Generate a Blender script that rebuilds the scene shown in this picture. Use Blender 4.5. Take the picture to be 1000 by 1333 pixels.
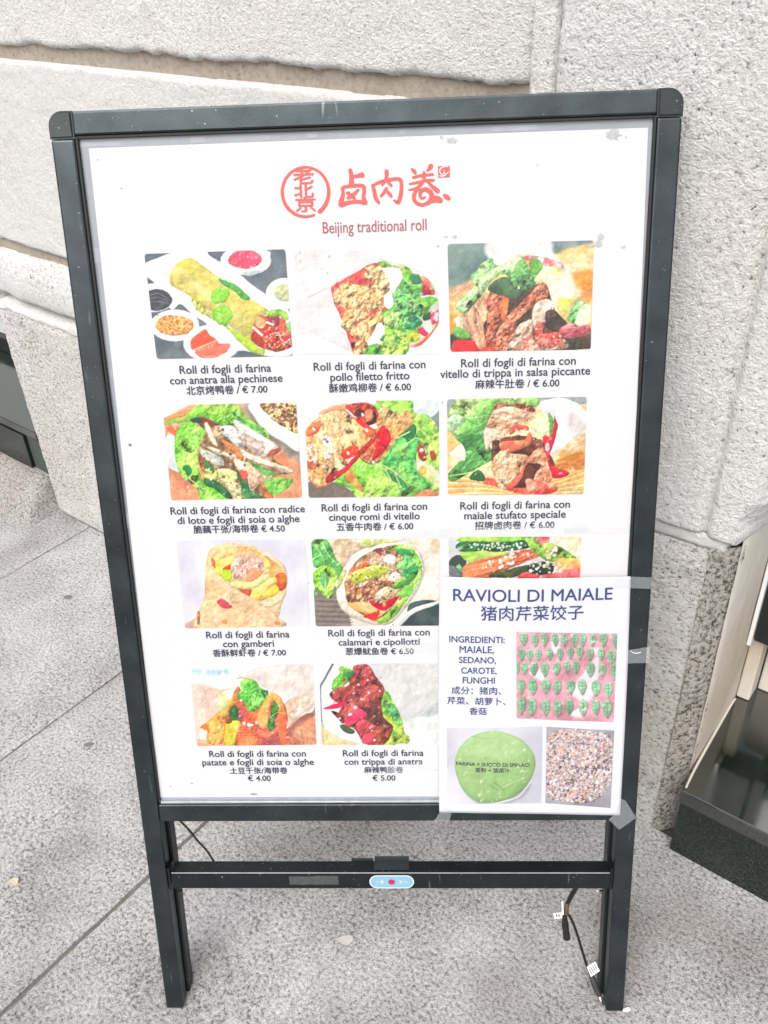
import bpy, bmesh, math, random
import numpy as np
from mathutils import Matrix, Vector

# ------------------------------------------------------------------ clear
for o in list(bpy.data.objects):
    bpy.data.objects.remove(o)
sc = bpy.context.scene
COL = sc.collection

# ------------------------------------------------------------------ camera
F = 1149.09                                   # focal length in photo pixels (photo is 1000 px wide)
C0 = np.array([0., 0., 1.2876])
RT = np.array([0.99884804, -0.02724799, -0.0394986])
UP = np.array([0.04798534, 0.5671858, 0.82219078])
FW = np.array([0., 0.823139, -0.56783993])
cam = bpy.data.cameras.new('camera')
cam.sensor_fit = 'HORIZONTAL'; cam.sensor_width = 36; cam.lens = 36 * F / 1000
cam.clip_start = 0.02; cam.clip_end = 400
co = bpy.data.objects.new('camera', cam); COL.objects.link(co)
co.matrix_world = Matrix(((RT[0], UP[0], -FW[0], C0[0]), (RT[1], UP[1], -FW[1], C0[1]),
                          (RT[2], UP[2], -FW[2], C0[2]), (0, 0, 0, 1)))
sc.camera = co

# ------------------------------------------------------------------ sky, sun, exposure
SUN_EL, SUN_AZ = math.radians(52), math.radians(203)     # high soft sun behind the viewer, veiled by cloud
w = bpy.data.worlds.new("World"); sc.world = w; w.use_nodes = True
nt = w.node_tree; bg = nt.nodes['Background']
sky = nt.nodes.new('ShaderNodeTexSky'); sky.sky_type = 'NISHITA'; sky.sun_disc = False
sky.sun_elevation = SUN_EL; sky.sun_rotation = SUN_AZ
sky.air_density = 1.0; sky.dust_density = 6.0; sky.ozone_density = 1.0
hs = nt.nodes.new('ShaderNodeHueSaturation'); hs.inputs['Saturation'].default_value = 0.45   # cloud veil
nt.links.new(sky.outputs[0], hs.inputs['Color']); nt.links.new(hs.outputs[0], bg.inputs[0])
bg.inputs[1].default_value = 0.15
sl = bpy.data.lights.new('sun', 'SUN'); sl.energy = 0.95; sl.angle = math.radians(50); sl.color = (1, .975, .94)
so = bpy.data.objects.new('sun', sl); COL.objects.link(so)
d = Vector((math.sin(SUN_AZ) * math.cos(SUN_EL), math.cos(SUN_AZ) * math.cos(SUN_EL), math.sin(SUN_EL)))
so.rotation_euler = d.to_track_quat('Z', 'Y').to_euler(); so.location = (0, -2, 6)
sc.view_settings.view_transform = 'Standard'; sc.view_settings.look = 'None'
sc.view_settings.exposure = 0.56; sc.view_settings.gamma = 1.0
sc.view_settings.use_curve_mapping = False

# ------------------------------------------------------------------ frames of reference
Z3 = np.array([0, 0, 1.])
WD = np.array([0.77382653, -0.63339758, 0]); WN = np.array([WD[1], -WD[0], 0])   # along wall, out of wall
W0 = np.array([-0.22075923, 1.43060222, 0])
YAW, LEAN = math.radians(-3.033777), math.radians(17.096572)
BA = np.array([math.cos(YAW), math.sin(YAW), 0])
BU = math.cos(LEAN) * Z3 + math.sin(LEAN) * np.array([-math.sin(YAW), math.cos(YAW), 0])
BN = np.cross(BA, BU)
B0 = np.array([-0.02198643, 0.62590633, 0])
BW, BH = 0.3230, 1.1764                       # half width and height of the board

def onb(x, y, off=0.0):
    """photo pixel -> (s,t) on the leaning board at depth off"""
    dd = FW + RT * (x - 500) / F - UP * (y - 666.5) / F
    P = C0 + dd * (((B0 + BN * off - C0) @ BN) / (dd @ BN)) - B0
    return float(P @ BA), float(P @ BU)

def srgb(c):
    c = np.asarray(c, float) / 255
    return np.where(c <= .04045, c / 12.92, ((c + .055) / 1.055) ** 2.4)

# ------------------------------------------------------------------ fractal noise (numpy)
rs = np.random.RandomState(7)
def _tile(n, N=512):
    g = rs.rand(n, n); i = np.arange(N) * n / N
    a = i.astype(int); f = i - a; f = f * f * (3 - 2 * f); b = (a + 1) % n
    g1 = g[a] * (1 - f)[:, None] + g[b] * f[:, None]
    return g1[:, a] * (1 - f)[None] + g1[:, b] * f[None]
NB = []
for k in range(4):
    t = sum(_tile(8 * 2 ** j) * .55 ** j for j in range(5))
    NB.append((t - t.min()) / (t.max() - t.min()))
def noise(x, y, scale=1.0, k=0):
    """tileable fractal noise 0..1; one big cell is `scale` units wide"""
    X0 = np.asarray(x) / scale * 64; Y0 = np.asarray(y) / scale * 64
    X = .8 * X0 - .6 * Y0; Y = .6 * X0 + .8 * Y0
    xi = np.floor(X).astype(int); yi = np.floor(Y).astype(int); fx = X - xi; fy = Y - yi
    T = NB[k]; a = T[xi % 512, yi % 512]; b = T[(xi + 1) % 512, yi % 512]
    c = T[xi % 512, (yi + 1) % 512]; dd = T[(xi + 1) % 512, (yi + 1) % 512]
    return (a * (1 - fx) + b * fx) * (1 - fy) + (c * (1 - fx) + dd * fx) * fy

# ------------------------------------------------------------------ object helpers
def link(name, me, mat=None, parent=None):
    o = bpy.data.objects.new(name, me); COL.objects.link(o)
    if mat is not None and not me.materials: me.materials.append(mat)
    if parent is not None: o.parent = parent
    return o
def empty(name, label, cat, M, group=None):
    o = bpy.data.objects.new(name, None); COL.objects.link(o); o.matrix_world = M
    o.empty_display_size = .05
    o['label'] = label; o['category'] = cat
    if group: o['group'] = group
    return o
def mesh(verts, faces, smooth=False, name='m'):
    me = bpy.data.meshes.new(name); me.from_pydata([tuple(map(float, v)) for v in verts], [], faces)
    if smooth:
        me.polygons.foreach_set('use_smooth', [True] * len(me.polygons))
    me.update(); return me
def frame_matrix(o, x, y, z):
    return Matrix(((x[0], y[0], z[0], o[0]), (x[1], y[1], z[1], o[1]), (x[2], y[2], z[2], o[2]), (0, 0, 0, 1)))
MB = frame_matrix(B0, BA, BU, BN)             # board: local x along, y up the board, z towards the viewer
MW = frame_matrix(W0, WD, -WN, Z3)            # wall: local x along, y into the wall, z up
def gmesh(nx, ny, V, smooth=True, flip=False):
    """grid mesh from array V[(ny+1),(nx+1),3]"""
    me = bpy.data.meshes.new('grid')
    v = V.reshape(-1, 3).astype(np.float32)
    i = np.arange(ny)[:, None] * (nx + 1) + np.arange(nx)[None]
    q = np.stack([i, i + 1, i + nx + 2, i + nx + 1], -1).reshape(-1, 4)
    if flip: q = q[:, ::-1]
    me.vertices.add(len(v)); me.vertices.foreach_set('co', v.ravel())
    me.loops.add(q.size); me.loops.foreach_set('vertex_index', q.ravel().astype(np.int32))
    me.polygons.add(len(q)); me.polygons.foreach_set('loop_start', np.arange(0, q.size, 4, dtype=np.int32))
    me.polygons.foreach_set('use_smooth', [smooth] * len(q))
    me.update(calc_edges=True); me.validate()
    return me
def bevel_box(x0, x1, y0, y1, z0, z1, r=.001, seg=2):
    bm = bmesh.new(); bmesh.ops.create_cube(bm, size=1)
    for v in bm.verts:
        v.co = Vector(((x0 + x1) / 2 + v.co.x * (x1 - x0), (y0 + y1) / 2 + v.co.y * (y1 - y0), (z0 + z1) / 2 + v.co.z * (z1 - z0)))
    if r > 0: bmesh.ops.bevel(bm, geom=bm.edges[:], offset=r, segments=seg, affect='EDGES', profile=.5)
    me = bpy.data.meshes.new('box'); bm.to_mesh(me); bm.free()
    return me
def tube(pts, r, seg=8, smooth_pts=True):
    pts = [Vector(p) for p in pts]
    if smooth_pts: pts = [Vector(p) for p in catmull(np.array([list(p) for p in pts]), False, 6)]
    V = []; Fc = []; n = len(pts)
    rr = r if callable(r) else (lambda u: r)
    up = Vector((.13, .3, .94)).normalized()
    for i, p in enumerate(pts):
        t = (pts[min(i + 1, n - 1)] - pts[max(i - 1, 0)]).normalized()
        a = t.cross(up).normalized(); b = t.cross(a)
        R = rr(i / (n - 1))
        for k in range(seg):
            an = 2 * math.pi * k / seg; V.append(p + a * math.cos(an) * R + b * math.sin(an) * R)
    for i in range(n - 1):
        for k in range(seg):
            Fc.append((i * seg + k, i * seg + (k + 1) % seg, (i + 1) * seg + (k + 1) % seg, (i + 1) * seg + k))
    Fc.append(tuple(range(seg))[::-1]); Fc.append(tuple((n - 1) * seg + k for k in range(seg)))
    return mesh(V, Fc, True)
def catmull(P, closed=True, n=6):
    P = np.asarray(P, float); N = len(P); out = []
    t = np.arange(n)[:, None] / n
    rng = range(N) if closed else range(N - 1)
    for i in rng:
        if closed: p0, p1, p2, p3 = P[i - 1], P[i], P[(i + 1) % N], P[(i + 2) % N]
        else: p0, p1, p2, p3 = P[max(i - 1, 0)], P[i], P[i + 1], P[min(i + 2, N - 1)]
        out.append(.5 * (2 * p1 + (p2 - p0) * t + (2 * p0 - 5 * p1 + 4 * p2 - p3) * t ** 2 + (-p0 + 3 * p1 - 3 * p2 + p3) * t ** 3))
    if not closed: out.append(P[-1:])
    return np.concatenate(out)

# ------------------------------------------------------------------ materials
def newmat(name):
    m = bpy.data.materials.new(name); m.use_nodes = True
    return m, m.node_tree.nodes, m.node_tree.links, m.node_tree.nodes['Principled BSDF']
def plain(name, col, rough=.5, metal=0, spec=.5, alpha=1, noise_amt=0, nscale=60, bump=0, bscale=300, coat=0):
    m, N, L, b = newmat(name)
    b.inputs['Base Color'].default_value = (*col, 1); b.inputs['Roughness'].default_value = rough
    b.inputs['Metallic'].default_value = metal; b.inputs['Specular IOR Level'].default_value = spec
    b.inputs['Alpha'].default_value = alpha; b.inputs['Coat Weight'].default_value = coat
    b.inputs['Coat Roughness'].default_value = .12
    tc = N.new('ShaderNodeTexCoord')
    if noise_amt:
        n = N.new('ShaderNodeTexNoise'); n.inputs['Scale'].default_value = nscale; n.inputs['Detail'].default_value = 6
        L.new(tc.outputs['Object'], n.inputs['Vector'])
        mx = N.new('ShaderNodeMix'); mx.data_type = 'RGBA'
        mx.inputs[6].default_value = tuple(c * (1 - noise_amt) for c in col) + (1,)
        mx.inputs[7].default_value = tuple(min(1, c * (1 + noise_amt)) for c in col) + (1,)
        L.new(n.outputs['Fac'], mx.inputs[0]); L.new(mx.outputs[2], b.inputs['Base Color'])
    if bump:
        n2 = N.new('ShaderNodeTexNoise'); n2.inputs['Scale'].default_value = bscale; n2.inputs['Detail'].default_value = 4
        L.new(tc.outputs['Object'], n2.inputs['Vector'])
        bp = N.new('ShaderNodeBump'); bp.inputs['Strength'].default_value = 1; bp.inputs['Distance'].default_value = bump
        L.new(n2.outputs['Fac'], bp.inputs['Height']); L.new(bp.outputs[0], b.inputs['Normal'])
    return m
def ramp(N, stops, interp='LINEAR'):
    r = N.new('ShaderNodeValToRGB'); r.color_ramp.interpolation = interp
    e = r.color_ramp.elements
    while len(e) < len(stops): e.new(.5)
    for el, (p, c) in zip(e, stops):
        el.position = p; el.color = (*c, 1) if hasattr(c, '__len__') else (c, c, c, 1)
    return r
def stone(name, light, mid, dark, scale=260, amt=.5, big=6, bump=.0016, rough=.9, pit=(.30, .42), stretch=(1, 1, 1), stain=(.35, .3, .24), stain_amt=.35, pale=None):
    """grainy stone or render: grain relief, its pits darkened in the colour for shade and dirt, broad soft patches"""
    m, N, L, b = newmat(name); b.inputs['Roughness'].default_value = rough
    b.inputs['Specular IOR Level'].default_value = .25
    tc = N.new('ShaderNodeTexCoord'); mp = N.new('ShaderNodeMapping'); mp.inputs['Scale'].default_value = stretch
    L.new(tc.outputs['Object'], mp.inputs[0])
    n1 = N.new('ShaderNodeTexNoise'); n1.inputs['Scale'].default_value = scale; n1.inputs['Detail'].default_value = 5; n1.inputs['Roughness'].default_value = .65
    n1.inputs['Distortion'].default_value = .1
    n2 = N.new('ShaderNodeTexNoise'); n2.inputs['Scale'].default_value = scale * .42; n2.inputs['Detail'].default_value = 4
    n3 = N.new('ShaderNodeTexNoise'); n3.inputs['Scale'].default_value = big; n3.inputs['Detail'].default_value = 6; n3.inputs['Roughness'].default_value = .6
    n4 = N.new('ShaderNodeTexNoise'); n4.inputs['Scale'].default_value = big * .45; n4.inputs['Detail'].default_value = 5
    for n in (n1, n2): L.new(mp.outputs[0], n.inputs['Vector'])
    for n in (n3, n4): L.new(tc.outputs['Object'], n.inputs['Vector'])
    # relief height
    ad = N.new('ShaderNodeMath'); ad.operation = 'MULTIPLY_ADD'; ad.inputs[1].default_value = .5
    L.new(n2.outputs['Fac'], ad.inputs[0]); 
    ml = N.new('ShaderNodeMath'); ml.operation = 'MULTIPLY'; ml.inputs[1].default_value = .5
    L.new(n1.outputs['Fac'], ml.inputs[0]); L.new(ml.outputs[0], ad.inputs[2])
    # modulate pits by area
    sh = N.new('ShaderNodeMath'); sh.operation = 'MULTIPLY_ADD'; sh.inputs[1].default_value = .18; sh.inputs[2].default_value = -.09
    L.new(n3.outputs['Fac'], sh.inputs[0])
    su = N.new('ShaderNodeMath'); su.operation = 'ADD'; L.new(ad.outputs[0], su.inputs[0]); L.new(sh.outputs[0], su.inputs[1])
    r1 = ramp(N, [(pit[0], dark), (pit[1], mid), (pit[1] + .16, light)]); L.new(su.outputs[0], r1.inputs[0])  # pit shading put into the colour, on top of the bump
    r3 = ramp(N, [(.46, 0.), (.66, 1.)]); L.new(n4.outputs['Fac'], r3.inputs[0])
    fm = N.new('ShaderNodeMath'); fm.operation = 'MULTIPLY'; fm.inputs[1].default_value = stain_amt; L.new(r3.outputs[0], fm.inputs[0])
    mx = N.new('ShaderNodeMix'); mx.data_type = 'RGBA'; mx.blend_type = 'MULTIPLY'
    L.new(fm.outputs[0], mx.inputs[0]); L.new(r1.outputs[0], mx.inputs[6]); mx.inputs[7].default_value = tuple(c * 1.6 for c in stain) + (1,)
    out = mx.outputs[2]
    L.new(out, b.inputs['Base Color'])
    bp = N.new('ShaderNodeBump'); bp.inputs['Distance'].default_value = bump; bp.inputs['Strength'].default_value = 1
    L.new(ad.outputs[0], bp.inputs['Height']); L.new(bp.outputs[0], b.inputs['Normal'])
    return m
M_stucco = stone('pale rendered stone', (.80, .795, .78), (.66, .65, .635), (.19, .17, .145), 420, bump=.010, pit=(.31, .40), stain=(.6, .58, .54), stain_amt=.3)
M_stucco2 = stone('coarse pale stone', (.83, .83, .82), (.68, .68, .67), (.12, .10, .08), 330, bump=.013, pit=(.335, .415), stain=(.56, .54, .5), stain_amt=.35)
M_smooth = stone('smooth lime render', (.56, .56, .55), (.48, .48, .47), (.28, .26, .23), 260, bump=.004, pit=(.24, .36), stain=(.5, .46, .4), stain_amt=.25)
M_plinth = stone('bush hammered granite', (.84, .83, .815), (.63, .615, .59), (.09, .085, .065), 340, bump=.014, pit=(.37, .46), stretch=(1, 1, 1.5), stain=(.52, .48, .42), stain_amt=.5)
M_plinth_dark = stone('darker granite return', (.64, .62, .58), (.42, .40, .365), (.09, .075, .055), 340, bump=.012, pit=(.40, .49), stain=(.52, .48, .42), stain_amt=.25)  # darker in tone than the plinth face
M_mortar = stone('old mortar', (.36, .32, .27), (.29, .25, .21), (.14, .115, .09), 200, bump=.003, pit=(.3, .42), stain=(.5, .42, .33), stain_amt=.5)
M_jamb = stone('smooth cream jamb plaster', (.60, .57, .52), (.55, .52, .46), (.34, .29, .23), 90, bump=.002, pit=(.2, .36), stretch=(1, 1, .2), stain=(.46, .40, .32), stain_amt=.6)
M_pave = stone('grey granite paving', (.70, .70, .71), (.44, .44, .445), (.14, .135, .13), 430, big=7, bump=.009, pit=(.37, .47), stain=(.38, .36, .34), stain_amt=.8)
M_pave2 = stone('grey granite paving darker', (.64, .635, .625), (.385, .38, .375), (.125, .115, .105), 430, big=6, bump=.009, pit=(.38, .48), stain=(.42, .38, .33), stain_amt=.65)
M_joint = plain('paving joint dirt', (.15, .135, .12), .95, noise_amt=.5, nscale=90, bump=.002)

def dark_granite():
    m, N, L, b = newmat('polished dark granite'); b.inputs['IOR'].default_value = 1.5; b.inputs['Coat Weight'].default_value = .0; b.inputs['Coat Roughness'].default_value = .08
    tc = N.new('ShaderNodeTexCoord')
    v = N.new('ShaderNodeTexNoise'); v.inputs['Scale'].default_value = 420; v.inputs['Detail'].default_value = 3
    n = N.new('ShaderNodeTexNoise'); n.inputs['Scale'].default_value = 14; n.inputs['Detail'].default_value = 7
    L.new(tc.outputs['Object'], v.inputs['Vector']); L.new(tc.outputs['Object'], n.inputs['Vector'])
    r = ramp(N, [(.3, (.004, .006, .005)), (.58, (.009, .013, .010)), (.72, (.045, .055, .048))]); L.new(v.outputs['Fac'], r.inputs[0])
    r2 = ramp(N, [(.45, 0.), (.75, 1.)]); L.new(n.outputs['Fac'], r2.inputs[0])
    fm = N.new('ShaderNodeMath'); fm.operation = 'MULTIPLY'; fm.inputs[1].default_value = .35; L.new(r2.outputs[0], fm.inputs[0])
    mx = N.new('ShaderNodeMix'); mx.data_type = 'RGBA'; L.new(fm.outputs[0], mx.inputs[0]); L.new(r.outputs[0], mx.inputs[6])
    mx.inputs[7].default_value = (.028, .045, .03, 1); L.new(mx.outputs[2], b.inputs['Base Color'])
    r4 = ramp(N, [(.3, .05), (.8, .2)]); L.new(n.outputs['Fac'], r4.inputs[0]); L.new(r4.outputs[0], b.inputs['Roughness'])
    return m
M_dark = dark_granite()
M_darktop = dark_granite(); M_darktop.name = 'polished granite top'; M_darktop.node_tree.nodes['Principled BSDF'].inputs['IOR'].default_value = 2.3
def coated_metal(name, base, metal, rough, speck=.62, dustc=(.35, .37, .36)):
    """dark powder-coated aluminium with fine dust specks"""
    m, N, L, b = newmat(name); b.inputs['Metallic'].default_value = metal; b.inputs['Roughness'].default_value = rough
    tc = N.new('ShaderNodeTexCoord')
    n = N.new('ShaderNodeTexNoise'); n.inputs['Scale'].default_value = 900; n.inputs['Detail'].default_value = 4; n.inputs['Roughness'].default_value = .7
    n2 = N.new('ShaderNodeTexNoise'); n2.inputs['Scale'].default_value = 22; n2.inputs['Detail'].default_value = 6
    L.new(tc.outputs['Object'], n.inputs['Vector']); L.new(tc.outputs['Object'], n2.inputs['Vector'])
    r = ramp(N, [(.35, tuple(c * .75 for c in base)), (.6, base), (speck + .06, tuple(c * 1.4 + .01 for c in base)), (speck + .16, dustc)]); L.new(n.outputs['Fac'], r.inputs[0])
    mx = N.new('ShaderNodeMix'); mx.data_type = 'RGBA'; mx.blend_type = 'MULTIPLY'; mx.inputs[0].default_value = .5
    r2 = ramp(N, [(.3, .6), (.7, 1.45)]); L.new(n2.outputs['Fac'], r2.inputs[0])
    L.new(r.outputs[0], mx.inputs[6]); L.new(r2.outputs[0], mx.inputs[7])
    n3 = N.new('ShaderNodeTexNoise'); n3.inputs['Scale'].default_value = 240; n3.inputs['Detail'].default_value = 2     # dust flecks
    mp = N.new('ShaderNodeMapping'); mp.inputs['Scale'].default_value = (1, .12, 1); mp.inputs['Rotation'].default_value = (0, 0, .3)
    n4 = N.new('ShaderNodeTexNoise'); n4.inputs['Scale'].default_value = 160; n4.inputs['Detail'].default_value = 3     # scuffs
    L.new(tc.outputs['Object'], n3.inputs['Vector']); L.new(tc.outputs['Object'], mp.inputs[0]); L.new(mp.outputs[0], n4.inputs['Vector'])
    r3 = ramp(N, [(.71, 0.), (.75, .6)]); r4 = ramp(N, [(.68, 0.), (.80, .45)])
    L.new(n3.outputs['Fac'], r3.inputs[0]); L.new(n4.outputs['Fac'], r4.inputs[0])
    mm = N.new('ShaderNodeMath'); mm.operation = 'MAXIMUM'; L.new(r3.outputs[0], mm.inputs[0]); L.new(r4.outputs[0], mm.inputs[1])
    m2 = N.new('ShaderNodeMix'); m2.data_type = 'RGBA'; L.new(mm.outputs[0], m2.inputs[0]); L.new(mx.outputs[2], m2.inputs[6]); m2.inputs[7].default_value = (*dustc, 1)
    L.new(m2.outputs[2], b.inputs['Base Color'])
    ro = N.new('ShaderNodeMapRange'); ro.inputs[3].default_value = rough * .85; ro.inputs[4].default_value = rough * 1.5; L.new(n2.outputs['Fac'], ro.inputs[0]); L.new(ro.outputs[0], b.inputs['Roughness'])
    bp = N.new('ShaderNodeBump'); bp.inputs['Distance'].default_value = .00008; L.new(n.outputs['Fac'], bp.inputs['Height']); L.new(bp.outputs[0], b.inputs['Normal'])
    return m
M_frame = coated_metal('dark teal coated aluminium', (.061, .074, .080), .92, .28)
M_cap = coated_metal('dark plastic corner', (.030, .036, .036), .35, .25)
M_bar = coated_metal('black lamp bar', (.013, .018, .021), .5, .34)
M_black = plain('black rubber', (.008, .008, .009), .45, noise_amt=.3)
M_gasket = plain('black gasket', (.006, .009, .009), .6)
M_backing = plain('grey light panel', (.24, .26, .29), .35, noise_amt=.18, nscale=30, coat=.3)
M_silver = plain('bright silver edge', (.45, .48, .5), .35, metal=.6, noise_amt=.3, nscale=80)
M_white = plain('poster paper', tuple(srgb((249, 250, 253)) * .545), .32, spec=.4, coat=.15, bump=.0004, bscale=9)
M_note = plain('notice paper', tuple(srgb((243, 246, 254)) * .56), .55, spec=.3)
M_tape = plain('clear adhesive tape', (.66, .70, .72), .14, alpha=.20, spec=.8, noise_amt=.3, nscale=120)
M_tape2 = plain('grey tape residue', (.42, .43, .45), .7, alpha=.75, noise_amt=.35, nscale=300)
M_btape = plain('black cloth tape', (.018, .028, .028), .5, noise_amt=.4, nscale=200)
M_ink = plain('dark blue black ink', (.028, .034, .06), .5)
M_navy = plain('navy ink', (.03, .045, .14), .5)
M_red = plain('coral red ink', tuple(srgb((240, 104, 98)) * .57), .45)
M_rose = plain('rose ink', tuple(srgb((188, 108, 116)) * .57), .45)
M_blue = plain('pale blue sticker', tuple(srgb((158, 208, 236)) * .57), .4)
M_dot = plain('crimson dot', tuple(srgb((170, 30, 80))), .4)
M_cream = plain('cream arrow', tuple(srgb((222, 236, 224)) * .57), .5)
M_tag = plain('white cable tag', (.75, .76, .77), .5)
M_steel = plain('steel', (.55, .55, .54), .3, metal=1)
M_brown = plain('brown litter', (.33, .22, .13), .8, noise_amt=.3)
M_wframe = plain('white painted frame', (.72, .72, .71), .45, noise_amt=.08)
M_bframe = coated_metal('black window frame', (.012, .014, .016), .1, .3)
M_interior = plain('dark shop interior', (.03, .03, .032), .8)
def pale_pane():  # opaque pale pane, its tone picked to brighten the sill reflections
    m, N, L, b = newmat('shop window glass'); b.inputs['Base Color'].default_value = (.55, .60, .58, 1)
    b.inputs['Roughness'].default_value = .02; b.inputs['Specular IOR Level'].default_value = .8; b.inputs['Coat Weight'].default_value = .5
    return m
M_pale_pane = pale_pane()
def vcol(name, rough=.4):
    m, N, L, b = newmat(name); a = N.new('ShaderNodeAttribute'); a.attribute_name = 'ink'
    L.new(a.outputs['Color'], b.inputs['Base Color']); b.inputs['Roughness'].default_value = rough
    b.inputs['Coat Weight'].default_value = .1; b.inputs['Specular IOR Level'].default_value = .35
    return m
M_print = vcol('printed food picture')

# ================================================================== SETTING: ground
def structure(name, me, mat, parent=None, M=None):
    o = link(name, me, mat, parent)
    if M is not None: o.matrix_world = M
    if parent is None: o['kind'] = 'structure'
    return o
g = structure('ground', mesh([(-150, -150, -.02), (150, -150, -.02), (150, 150, -.02), (-150, 150, -.02)], [(0, 1, 2, 3)]), M_joint)
pav = bpy.data.objects.new('pavement', None); COL.objects.link(pav); pav.matrix_world = MW; pav['kind'] = 'structure'
def slab(s0, s1, n0, n1, top, seed, mat, gap=.0018, cell=.02, drop=.0013, gr=None):
    """paving slab: worn arrises, slightly uneven top, ragged joints"""
    x0, x1, y0, y1 = s0 + gap, s1 - (gap if gr is None else gr), -n1 + gap, -n0 - gap
    nx = max(4, min(40, int((x1 - x0) / cell))); ny = max(4, min(60, int((y1 - y0) / cell)))
    xs = np.concatenate([[x0, x0, x0 + .0015], np.linspace(x0 + .006, x1 - .006, nx), [x1 - .0015, x1, x1]])
    ys = np.concatenate([[y0, y0, y0 + .0015], np.linspace(y0 + .006, y1 - .006, ny), [y1 - .0015, y1, y1]])
    X, Y = np.meshgrid(xs, ys)
    Zt = top + (noise(X + seed, Y, .9, 1) - .5) * .004 + (noise(X, Y + seed, .12, 2) - .5) * .0012
    Zt = np.broadcast_to(Zt, X.shape).copy()
    j = (noise(X * 1 + seed, Y, .05, 0) - .5) * min(.004, gap * 1.6)
    ex = np.minimum(X - x0, x1 - X) < .004; ey = np.minimum(Y - y0, y1 - Y) < .004
    Zt[ex | ey] -= drop
    sx = np.where(X < (x0 + x1) / 2, 1, -1); sy = np.where(Y < (y0 + y1) / 2, 1, -1)
    Xn = X + np.where(ex, sx * np.abs(j), 0); Yn = Y + np.where(ey, sy * np.abs(j), 0)
    Zt[0, :] = Zt[-1, :] = -.03; Zt[:, 0] = Zt[:, -1] = -.03
    me = gmesh(len(xs) - 1, len(ys) - 1, np.stack([Xn, Yn, Zt], -1))
    for pl in me.polygons:
        if abs(pl.normal.z) < .6: pl.use_smooth = False
    return me
structure('joint_bed', mesh([(-3.4, -3, -.0048), (3.2, -3, -.0048), (3.2, -.005, -.0048), (-3.4, -.005, -.0048)], [(0, 1, 2, 3)]), M_joint, pav)
sj = [-3.4, -2.9, -2.4, -1.95, -1.5, -1.1, -.69, -.2, .215, .547, 1.85, 2.3, 2.75, 3.2]
i = 0
for a_, b_ in zip(sj[:-1], sj[1:]):
    lo = 0.0
    for n0, n1 in ((lo, 1.02), (1.02, 1.95), (1.95, 2.9)):
        i += 1
        wide = .0002 if abs(a_ - .547) < .01 else .0026 if abs(a_ - .215) < .01 or abs(b_ - .215) < .01 else .0011
        structure('paving_slab', slab(a_, b_, n0, n1, 0, i * 3.17, M_pave if i % 3 else M_pave2, wide, drop=.0003 if wide < .001 else .0013, gr=.0002 if abs(b_ - .547) < .01 else None), M_pave if i % 3 else M_pave2, pav)
for a_, b_ in ((-3.4, -2.4), (-2.4, -1.5), (-1.5, -.3), (-.3, .547)):
    i += 1
    structure('paving_slab', slab(a_, b_, -.5, 0.0, -.004, i * 2.3, M_pave2, .001), M_pave2, pav)

# low rounded step stone in front of the left window
def height_patch(x0, x1, y0, y1, nx, ny, fz):
    X, Y = np.meshgrid(np.linspace(x0, x1, nx + 1), np.linspace(y0, y1, ny + 1))
    return gmesh(nx, ny, np.stack([X, Y, fz(X, Y)], -1))
def step_z(X, Y):                              # Y = -n
    n = -Y
    front = .15 + (noise(X, Y, .3, 1) - .5) * .04
    end = -.822 + (noise(X, Y, .15, 2) - .5) * .012
    q1 = np.clip((front - n) / .15, 0, 1); q1 = q1 * q1 * (3 - 2 * q1); q2 = np.clip((end - X) / .03, 0, 1); q2 = np.sqrt(1 - (1 - q2) ** 2)
    prof = q1 * q2
    return -.01 + .108 * prof + (noise(X, Y, .05, 3) - .5) * .004
st = structure('step_stone', height_patch(-2.0, -.80, -.19, .16, 150, 54, step_z), M_pave2, pav)
st['label'] = 'low worn step stone with a rounded corner'

# ================================================================== SETTING: stone wall
wall = empty('stone_wall', 'pale rough stone wall pier with granite plinth behind the menu board', 'wall', MW)
def relief_block(name, x0, x1, z0, z1, mat, cell=.0045, proud=0.0, depth=.013, rag=.006, rnd=.008, big=.003, fine=.0012, seed=0, extra=None, sides=.04):
    nx = int((x1 - x0) / cell); nz = int((z1 - z0) / cell)
    xs = np.linspace(x0, x1, nx + 1); zs = np.linspace(z0, z1, nz + 1)
    X, Zz = np.meshgrid(xs, zs)
    r = (noise(X + seed, Zz, .09, 0) - .5) * 2 * rag + (noise(X, Zz + seed, .02, 1) - .5) * rag
    dd = np.minimum.reduce([X - x0, x1 - X, Zz - z0, z1 - Zz]) + r - rag * .6
    e = np.clip(dd / rnd, 0, 1); e = np.sqrt(np.clip(1 - (1 - e) ** 2, 0, 1))
    n = proud - depth * (1 - e) + (noise(X + seed, Zz, .35, 2) - .5) * 2 * big + (noise(X, Zz + seed, .018, 3) - .5) * 2 * fine
    if extra is not None: n = n + extra(X, Zz)
    b = np.zeros_like(X, bool); b[0] = b[-1] = True; b[:, 0] = b[:, -1] = True
    n[b] = -sides
    o = link(name, gmesh(nx, nz, np.stack([X, -n, Zz], -1)), mat, wall)
    return o
# mortar bed behind all the joints
link('mortar', bevel_box(-.826, .825, .0115, .30, 0.0, .560, 0), M_mortar, wall)
link('mortar', bevel_box(-.826, .825, .0115, .30, .612, 2.3, 0), M_mortar, wall)
link('mortar', bevel_box(-.825, .824, .034, .30, .5605, .6115, 0), M_mortar, wall)
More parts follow.
